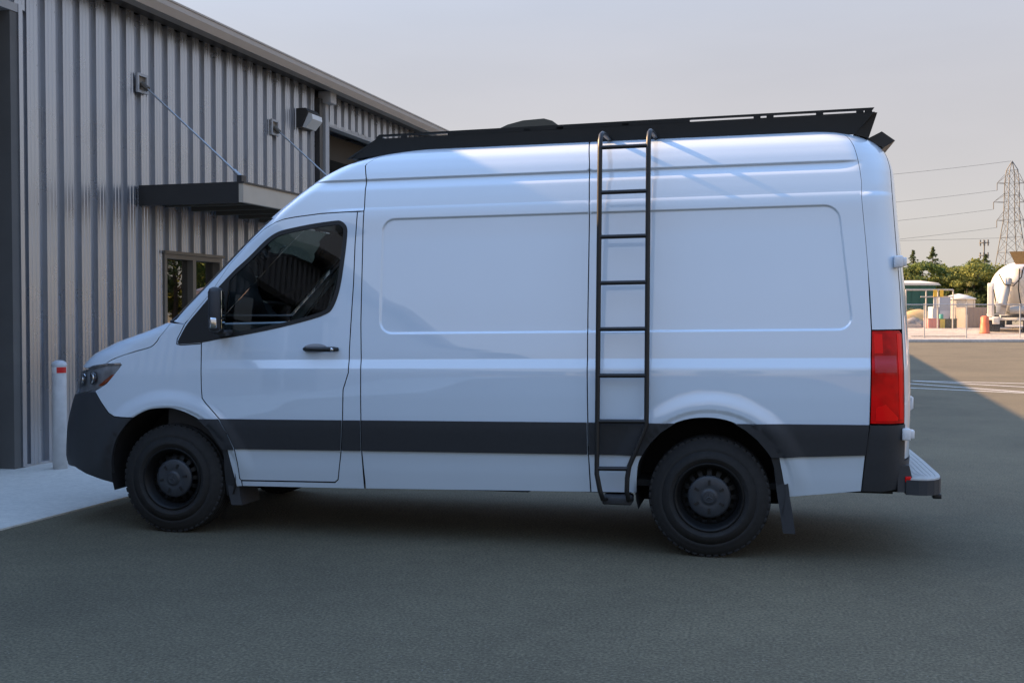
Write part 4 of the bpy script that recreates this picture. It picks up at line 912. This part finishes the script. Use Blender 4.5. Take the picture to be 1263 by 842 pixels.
e = empty('teal_drum', Y3(2.47,9.4,1.25), 'small teal drum standing on the yellow crate', 'drum'); T0 = Matrix.Translation(Y3(2.38,9.38,1.225)); MB().lathe([(0,0),(.13,0),(.135,.1),(.13,.11),(.135,.2),(.13,.3),(.12,.32),(0,.32)], T0, 18).build('barrel', mat('teal_drum_paint', (.06,.30,.26), rough=.5), e)
e = empty('marker_post', Y3(3.0,7,.6), 'short white marker post on the gravel before the yard', 'post'); MB().tube([Y3(3.01,7,.55), Y3(3.01,7,1.47)], .06, 10).build('shaft', M['cream'], e); MB().lathe([(.06,1.47),(.065,1.48),(.04,1.51),(0,1.515)], Matrix.Translation(Y3(3.01,7,0)), 12).build('cap', M['cream'], e)
e = empty('board_stack', Y3(.3,9.6,.62), 'low stack of pale boards on the gravel', 'boards')
for k in range(3): o = MB(); yb(o,-.1+.05*k,1.2-.04*k,9.4,10,.62+.1*k,.70+.1*k); o.build('board', mat('pale_board', (.50,.45,.38), rough=.8, noise=.2), e)
def heap(name, u, v, w, h, mt, label, cat):
    bm = bmesh.new(); bmesh.ops.create_icosphere(bm, subdivisions=4, radius=1)
    for q in bm.verts:
        n = 1+.16*math.sin(q.co.x*5+1)*math.cos(q.co.y*4)+.08*math.sin(q.co.x*13+q.co.y*11); q.co = Vector((q.co.x*w*n, q.co.y*w*.7*n, max(-.05, q.co.z)*h*n))
    m = MB(); p0 = Y3(u, v, yard_z(v)-.02); bm.verts.index_update(); m.add([MY.to_3x3() @ q.co+p0 for q in bm.verts], [[x.index for x in f.verts] for f in bm.faces], True); bm.free()
    return tag(m.build(name, mt), label, cat)
heap('earth_mound', 4.6, 20, 2.6, 1.0, mat('tan_earth', (.42,.29,.13), rough=.95, noise=.3, nscale=3, bump=.5, bscale=8), 'mound of tan earth behind the boards', 'mound')
heap('rubble_pile', 2.2, 14, 1.0, .55, mat('grey_rubble', (.22,.20,.18), rough=.95, noise=.4, nscale=5, bump=.6, bscale=12), 'low grey rubble pile in front of the tan earth mound', 'pile')
e = empty('orange_barrel', Y3(2.95,4.3,.4), 'orange traffic barrel standing by the mixer truck', 'barrel'); T0 = Matrix.Translation(Y3(2.95,4.3,0)); MB().lathe([(0,.40),(.30,.40),(.30,.50),(.26,.52),(.25,.95),(.23,1.0),(.22,1.38),(.12,1.44),(0,1.44)], T0, 18).build('shell', mat('orange_plastic', (.75,.16,.05), rough=.5), e)
# ---- concrete mixer truck seen from behind
M['truckwhite'] = mat('truck_white', (.72,.69,.63), rough=.4, coat=.3, noise=.08, nscale=2); M['tan'] = mat('tan_hopper', (.40,.25,.10), rough=.6, noise=.2)
tr = empty('mixer_truck', Y3(5.4,8,.5), 'white concrete mixer truck standing behind the chain-link fence', 'truck')
MT = MY @ Matrix.Translation((4.15,4.9,0)) @ Matrix.Rotation(math.radians(-27),4,'Z') @ Matrix.Translation((-5.0,-4.9,0))
def tb(mb, *a, bev=0): return mb.box(*a, MT, bev=bev)
def yaxis_m(u, v, z): return MY @ Matrix.Translation((u, v, z))
ax_ = Matrix.Translation(MT @ Vector((5.75,5.4,3.7))) @ Matrix.Rotation(TH-math.radians(27),4,'Z') @ Vector((.05,1,-.26)).to_track_quat('Z','Y').to_matrix().to_4x4()
MB().lathe([(.0,-.25),(.48,-.25),(.56,0),(.75,.25),(1.28,1.1),(1.58,2.1),(1.60,3.0),(1.3,4.0),(.75,4.8),(.2,5.0),(0,5.0)], ax_, 32).build('drum', M['truckwhite'], tr)
for k, (r_, h_) in enumerate(((1.60,2.2),(1.62,2.9))): MB().lathe([(r_-.03,h_-.07),(r_+.02,h_-.06),(r_+.02,h_+.06),(r_-.03,h_+.07)], ax_, 32).build('drum_band', M['piperail'], tr)
o = MB(); tb(o,5.0,6.6,5.2,12.6,1.15,1.45); o.build('chassis', M['chassis'], tr)
o = MB(); tb(o,4.55,6.95,12.0,14.2,1.2,3.5,bev=.12); cab = o.build('cab', M['truckwhite'], tr); o = MB(); tb(o,4.8,6.7,11.95,11.99,2.4,3.2); o.build('rear_window', M['nearblack'], cab)
o = MB(); tb(o,4.25,4.62,5.1,5.5,1.35,3.4,bev=.05); tb(o,4.28,4.5,5.05,5.1,1.4,3.2); o.build('upright_panel', M['truckwhite'], tr)
o = MB(); o.add([MT @ Vector(p) for p in ((5.75,4.6,4.5),(6.7,4.6,4.5),(6.7,5.7,4.5),(5.75,5.7,4.5),(5.45,4.3,5.2),(7.0,4.3,5.2),(7.0,5.9,5.2),(5.45,5.9,5.2))], [(0,3,2,1),(0,1,5,4),(1,2,6,5),(2,3,7,6),(3,0,4,7),(4,5,6,7)]); o.build('hopper', M['tan'], tr)
ch = MB(); ch.tube([MT @ Vector(p) for p in ((5.4,4.9,3.6),(5.25,4.5,2.9),(5.1,4.2,2.1))], .22, 12); ch.build('chute', M['piperail'], tr)
for u in (6.35,6.75): MB().tube([MT @ Vector((u,4.9,1.2)), MT @ Vector((u,4.9,4.6))], .035, 8).build('ladder_rail', M['piperail'], tr)
for k in range(10): MB().tube([MT @ Vector((6.35,4.9,1.4+.33*k)), MT @ Vector((6.75,4.9,1.4+.33*k))], .02, 6).build('ladder_rung', M['piperail'], tr)
o = MB(); tb(o,3.9,7.1,4.9,5.1,1.18,1.34,bev=.03); tb(o,4.55,4.95,4.82,4.9,.95,1.4,bev=.02); o.build('rear_bumper', M['truckwhite'], tr)
o = MB(); tb(o,4.62,4.88,4.78,4.82,1.05,1.3); o.build('tow_plate', M['cablight'], tr)
for u in (4.25,6.3):
    for v in (5.9,7.2,12.9):
        Mx = MT @ Matrix.Translation((u+.3,v,.92)) @ Matrix.Rotation(math.pi/2,4,'Y'); MB().lathe([(0,-.28),(.28,-.28),(.30,-.2),(.5,-.28),(.52,-.2),(.52,.2),(.5,.28),(.3,.2),(.28,.28),(0,.28)], Mx, 28).build('wheel', M['tyre'], tr)
    o = MB(); tb(o,u-.05,u+.65,5.2,7.9,1.50,1.56); o.build('fender', M['truckwhite'], tr)
MB().tube([MT @ Vector((5.5,4.75,1.8)), MT @ Vector((6.7,4.75,1.8))], .24, 14).build('water_tank', M['piperail'], tr)
for q in ([(4.9,4.7,3.9),(5.2,4.4,3.3),(5.7,4.3,3.2),(6.1,4.5,3.7),(6.2,4.7,4.3)],[(4.6,4.9,3.0),(4.75,4.7,2.2),(5.0,4.6,1.6)],[(6.0,4.6,4.2),(5.95,4.5,3.0),(6.1,4.5,2.0)]): MB().tube([MT @ Vector(p) for p in q], .035, 8).build('hose', M['chassis'], tr)
o = MB(); tb(o,4.75,5.15,4.55,4.7,1.6,2.3,bev=.02); o.build('control_box', M['cabgrey'], tr)
o = MB(); o.add([MT @ Vector(p) for p in ((4.95,4.35,1.5),(5.25,4.35,1.5),(5.55,4.45,3.3),(5.25,4.45,3.3),(4.95,4.45,1.5),(5.25,4.45,1.5),(5.55,4.55,3.3),(5.25,4.55,3.3))], [(0,1,2,3),(4,5,6,7),(0,1,5,4),(1,2,6,5),(2,3,7,6),(3,0,4,7)]); o.build('chute_panel', mat('worn_grey_panel', (.22,.21,.20), rough=.6, noise=.2), tr)
for u in (4.2,6.2): o = MB(); tb(o,u,u+.75,5.12,5.16,.5,1.15); o.build('mud_flap', M['chassis'], tr)
for u in (4.0,6.9): o = MB(); tb(o,u,u+.12,4.86,4.9,1.2,1.3); o.build('rear_light', M['redbright'], tr)
# ---- lattice pylon, mast and lines
M['pylon'] = mat('weathered_lattice_steel', (.16,.16,.155), rough=.6, metal=.3)
py = empty('transmission_pylon', Y3(107.2,230,0), 'tall lattice steel transmission pylon behind the trees', 'pylon')
def halfw(z): return float(np.interp(z, [0,12,27,39,42], [4.6,3.2,1.45,1.3,.05]))
lv = [0,7,13,18,22,26,29.5,33,36.3,39.6]
def pc_(z, k): h = halfw(z); return Y3(107.2+h*(1,-1,-1,1)[k], 230+h*(1,1,-1,-1)[k], z)
for k in range(4): MB().tube([pc_(z, k) for z in lv]+[Y3(107.2,230,42)], .12, 5).build('leg', M['pylon'], py)
br = MB()
for i in range(len(lv)-1):
    for k in range(4):
        k2 = (k+1) % 4; br.tube([pc_(lv[i],k), pc_(lv[i+1],k2)], .055, 4, cap=False); br.tube([pc_(lv[i],k2), pc_(lv[i+1],k)], .055, 4, cap=False); br.tube([pc_(lv[i+1],k), pc_(lv[i+1],k2)], .05, 4, cap=False)
br.build('bracing', M['pylon'], py)
ARM = [(36.2,-3.9,3.3),(31.2,-4.8,3.4),(26.4,-3.9,3.3)]
for z, l, r_ in ARM:
    for e_ in (l, r_):
        s_ = 1 if e_ > 0 else -1; a = MB(); h = halfw(z)
        for kk in (-1, 1): a.tube([Y3(107.2+s_*h,230+kk*h,z), Y3(107.2+e_,230,z)], .07, 4); a.tube([Y3(107.2+s_*h,230+kk*h,z+2.4), Y3(107.2+e_,230,z)], .07, 4)
        ao = a.build('cross_arm', M['pylon'], py); MB().tube([Y3(107.2+e_,230,z), Y3(107.2+e_,230,z-1.9)], .11, 5).build('insulator', M['pylon'], ao)
wires = [(106.9,42,'topmost thin power line running to the pylon peak')]+[(107.2+l, z-1.9, f'power line hanging from the {n} left arm of the lattice pylon') for (z,l,r_), n in zip(ARM, ('upper','middle','lower'))]
for u, z, lab in wires:
    pts = []
    for t in np.linspace(0, 1, 40): pts.append(Y3(u-260*t, 230-20*t, z-4*11*t*(1-t)*.8))
    tag(MB().tube(pts, .05, 4, cap=False).build('power_line', M['pylon']), lab, 'power line')
pts = [Y3(122-280*t, 262-20*t, 27.1-3-4*2.5*t*(1-t)) for t in np.linspace(0,1,30)]
tag(MB().tube(pts, .05, 4, cap=False).build('power_line', M['pylon']), 'flattest power line, passing behind the lattice pylon', 'power line')
ct = empty('cell_mast', Y3(61.3,140,0), 'slim grey cell mast with antenna clusters above the trees', 'mast')
MB().tube([Y3(61.3,140,0), Y3(61.3,140,15)], [.22,.13], 10).build('pole', M['pylon'], ct)
for z in (12.3, 14.6):
    for k in range(6):
        a = 2*math.pi*k/6; MB().tube([Y3(61.3+.75*math.cos(a),140+.75*math.sin(a),z-.55), Y3(61.3+.75*math.cos(a),140+.75*math.sin(a),z+.55)], .09, 6).build('antenna', M['pylon'], ct)
    MB().lathe([(.8,z-.06),(.9,z-.06),(.9,z+.06),(.8,z+.06),(.8,z-.06)], Matrix.Translation(Y3(61.3,140,0)), 14).build('antenna_ring', M['pylon'], ct)
# ---- trees
def leaf_mat(name, c0, c1):
    m = bpy.data.materials.new(name); m.use_nodes = True; N = m.node_tree.nodes; Lk = m.node_tree.links; b = N['Principled BSDF']
    oi = N.new('ShaderNodeTexCoord'); nz = N.new('ShaderNodeTexNoise'); nz.inputs['Scale'].default_value = 1.1; nz.inputs['Detail'].default_value = 6; Lk.new(oi.outputs['Object'], nz.inputs[0])
    r = ramp(N, [(.35, c0), (.65, c1)]); Lk.new(nz.outputs[0], r.inputs[0]); Lk.new(r.outputs[0], b.inputs['Base Color']); b.inputs['Roughness'].default_value = .7
    b.inputs['Specular IOR Level'].default_value = .2
    tr_ = N.new('ShaderNodeBsdfTranslucent'); Lk.new(r.outputs[0], tr_.inputs[0]); mx = N.new('ShaderNodeMixShader'); mx.inputs[0].default_value = .35
    Lk.new(b.outputs[0], mx.inputs[1]); Lk.new(tr_.outputs[0], mx.inputs[2]); Lk.new(mx.outputs[0], N['Material Output'].inputs[0]); return m
LM = [leaf_mat('olive_leaves', (.11,.13,.03), (.28,.29,.08)), leaf_mat('green_leaves', (.075,.115,.03), (.20,.24,.07)), leaf_mat('dark_leaves', (.055,.08,.03), (.14,.17,.065)), leaf_mat('pale_leaves', (.10,.11,.035), (.22,.21,.08))]
M['bark'] = mat('bark', (.09,.065,.045), rough=.9, noise=.3, nscale=6, bump=.5, bscale=20)
def leaves(cl, n, size, mt, name):
    """cl: clumps (centre, radii); leaf-sized quads on and in each clump"""
    vs = []; fs = []
    for c, rad in cl:
        for _ in range(n):
            d = RNG.normal(size=3); d /= np.linalg.norm(d)+1e-9; rr = RNG.uniform(.45, 1.08)
            p = np.array(c)+d*np.array(rad)*rr; nn = d*.7+RNG.normal(size=3)*.6; nn /= np.linalg.norm(nn)
            t = np.cross(nn, RNG.normal(size=3)); t /= np.linalg.norm(t)+1e-9; b = np.cross(nn, t); s_ = size*RNG.uniform(.6, 1.3)
            k = len(vs); vs += [p-t*s_, p+b*s_*.55, p+t*s_, p-b*s_*.55]; fs.append((k, k+1, k+2, k+3))
    m = MB(); m.add(vs, fs); return m.mesh(name, mt, fixn=False)
def broad_tree(H, W, mt, seed, leaf=.17, n=110, ncl=46):
    r = random.Random(seed); cl = []
    for k in range(ncl):
        h = r.uniform(.22, 1.0); prof = math.sin(min(1, (h-.12)/.88)*math.pi*.92)**.6
        a = r.uniform(0, 2*math.pi); q = r.uniform(.25, 1)**.6*W*.5*prof
        cr = r.uniform(.10, .19)*W*(1.1-.4*h); cl.append(((q*math.cos(a), q*math.sin(a), h*H-cr*.6), (cr*1.15, cr*1.15, cr*.85)))
    crown = leaves(cl, n, leaf, mt, 'crown')
    t = MB(); t.tube([(0,0,-.3),(.05,.02,H*.3),(-.04,.05,H*.6),(0,0,H*.85)], [H*.028,H*.022,H*.013,H*.004], 8)
    for k in range(7):
        a = r.uniform(0,6.28); z = H*r.uniform(.25,.6); e = (math.cos(a)*W*.32, math.sin(a)*W*.32, z+H*.2); t.tube([(0,0,z),(e[0]*.5,e[1]*.5,z+H*.08),e], [H*.01,H*.007,H*.002], 5)
    return crown, t.mesh('trunk', M['bark'])
def conifer(H, W, mt, seed, n=46):
    r = random.Random(seed); cl = []
    for k in range(30):
        h = .12+.88*k/29; w_ = W*.5*(1.02-h)*r.uniform(.75,1.15)
        for j in range(4 if h < .8 else 2):
            a = r.uniform(0,6.28); cl.append(((w_*.55*math.cos(a), w_*.55*math.sin(a), h*H), (w_*.6+.06, w_*.6+.06, .16)))
    crown = leaves(cl, n//2, .13, mt, 'crown'); t = MB(); t.tube([(0,0,-.3),(0,0,H*.5),(0,0,H)], [H*.02,H*.014,.02], 7); return crown, t.mesh('trunk', M['bark'])
def plant(pr, loc, rot, sc, label, group, name='tree', cat='tree'):
    e = empty(name, loc, label, cat, group); e.rotation_euler = (0,0,rot); e.scale = sc
    for nm, me in (('crown', pr[0]), ('trunk', pr[1])): o = bpy.data.objects.new(nm, me); COL.objects.link(o); o.parent = e
BT = [broad_tree(8.0,6.0,LM[0],1), broad_tree(8.0,5.6,LM[1],2), broad_tree(7.6,5.4,LM[2],3), broad_tree(8.2,6.2,LM[1],4)]
CF = [conifer(9.2,5.6,LM[2],5), conifer(8.8,5.8,LM[2],6)]
TREES = [(21.5,74,0,7.6),(23.6,76,2,7.2),(25.0,73,1,7.7),(26.4,80,'c0',9.4),(27.4,72,0,6.8),(28.9,75,1,7.5),(29.7,82,'c1',9.9),(30.8,72,0,8.0),(32.2,76,3,8.0),(33.4,73,2,7.1),(34.6,71,0,7.2),(35.7,80,'c0',8.9),(36.6,75,2,7.4),(38.5,73,1,7.6),
         (42,74,0,7.8),(46,76,2,8.2),(50,73,1,7.4),(54,75,3,8.4),(59,74,0,8.0),(64,76,2,8.2),(70,73,1,7.9),(77,75,3,8.5),(85,74,0,8.2),(94,76,1,8.0),(17,76,1,7.5),(12,75,2,7.4)]+[(6.0-6*q, 74+(q*5)%7, (0,2,1,3)[q%4], 7.4+(q*3%5)*.25) for q in range(14)]
TL = {23.6:'dark green tree rising behind the green shed roof', 25.0:'fresh green tree rising behind the green shed, next to the dark tree', 26.4:'pointed dark conifer rising above the yellow panels', 27.4:'low olive-green tree behind the yellow panels', 28.9:'fresh green tree behind the tall grey cabinet',
      29.7:'tallest pointed conifer, rising above the round tank', 30.8:'broad olive-green tree behind the round tank', 32.2:'wide green tree between the round tank and the cell mast', 33.4:'dark green tree at the foot of the cell mast', 34.6:'olive-green tree between the cell mast and the lattice pylon', 35.7:'pointed dark conifer beside the lattice pylon', 36.6:'dark green tree behind the mixer truck drum'}
for k, (u, v, kind, H) in enumerate(TREES):
    pr = CF[int(kind[1])] if isinstance(kind, str) else BT[kind]; h0 = {'c0':9.2,'c1':8.8,0:8,1:8,2:7.6,3:8.2}[kind]; s_ = H/h0
    plant(pr, Y3(u,v,.2), k*1.7, (s_*1.3, s_*1.3, s_), TL.get(u, 'green tree of the line running on behind the yard'), 'trees of the tree line beyond the yard')
sh = [broad_tree(1.6,2.2,LM[3],11,leaf=.07,n=60,ncl=16), broad_tree(3.6,2.4,LM[3],12,leaf=.10,n=55,ncl=22)]
for k, (u, v, s_) in enumerate(((7.2,29,1.0),(8.2,30,.95),(6.2,29.5,1.05),(9.2,31,.9))): plant(sh[0], Y3(u,v,.55), k*2.1, (s_,s_,s_*.9), 'low yellow-green shrub below the green shed', 'shrubs below the green shed', 'shrub', 'shrub')
plant(sh[1], Y3(13.4,32,.6), 1.0, (1,1,1.02), 'tall pale feathery shrub behind the round tank', None, 'shrub', 'shrub')
# ---- beyond the right edge of the view: unseen things added for the building's window glass to mirror
wt = empty('added_tank', Y3(36,13,.6), 'squat tank added unseen in the yard for the building window to mirror, coloured a sunlit pink', 'tank'); T0 = Matrix.Translation(Y3(36,13,0))
MB().lathe([(3.0,.5),(3.0,3.6)], T0, 36).build('shell', mat('pink_lit_tank', (.70,.52,.47), rough=.5), wt); MB().lathe([(3.05,3.58),(3.0,3.7),(1.6,4.1),(0,4.25)], T0, 36).build('roof', mat('pink_lit_roof', (.66,.50,.46), rough=.5), wt)  # warm sunlit pink put into the base colours of shell and roof
for k, (u, v, kind, H) in enumerate(((40,26,0,11),(45,29,3,12),(50,26,1,11),(55,30,0,12),(60,27,2,11),(65,31,0,12),(71,28,3,11))):
    pr = BT[kind]; h0 = {0:8,1:8,2:7.6,3:8.2}[kind]; s_ = H/h0; plant(pr, Y3(u,v,.4), k*2.3, (s_,s_,s_), 'large sunlit tree behind the added squat tank', 'trees behind the white tank')
# ---- across the lot, behind the viewpoint: unseen, added for the van's paint to mirror
rb_ = empty('added_warehouse', (-25,-44,0), 'long low grey warehouse added unseen across the lot for the van side to mirror', 'building')
M['whs'] = mat('grey_siding', (.20,.20,.20), rough=.7, noise=.08, nscale=.4)
MB().box(-40,-10,-54,-38,0,5.0).build('wall', M['whs'], rb_)
MB().prism([(-40.6,5.0),(-17,8.2),(-9.4,5.0)], -54.5,-37.5).build('roof', mat('grey_roofing', (.12,.12,.125), rough=.8), rb_)
for x in (-36,-29,-22,-15): MB().box(x,x+2.8,-37.99,-37.9,0,3.2).build('door', M['trimlight'], rb_)
for k, (x, y, kind, H) in enumerate(((-6,-44,2,5.0),(-1,-47,1,4.4),(5,-44,0,5.2),(11,-46,1,4.6),(17,-44,3,5.4),(24,-47,2,5.8))):
    pr = BT[kind]; h0 = {0:8,1:8,2:7.6,3:8.2}[kind]; s_ = H/h0; plant(pr, (x,y,0), k, (s_*1.2,s_*1.2,s_), 'tree across the lot beside the low warehouse', 'trees across the lot')
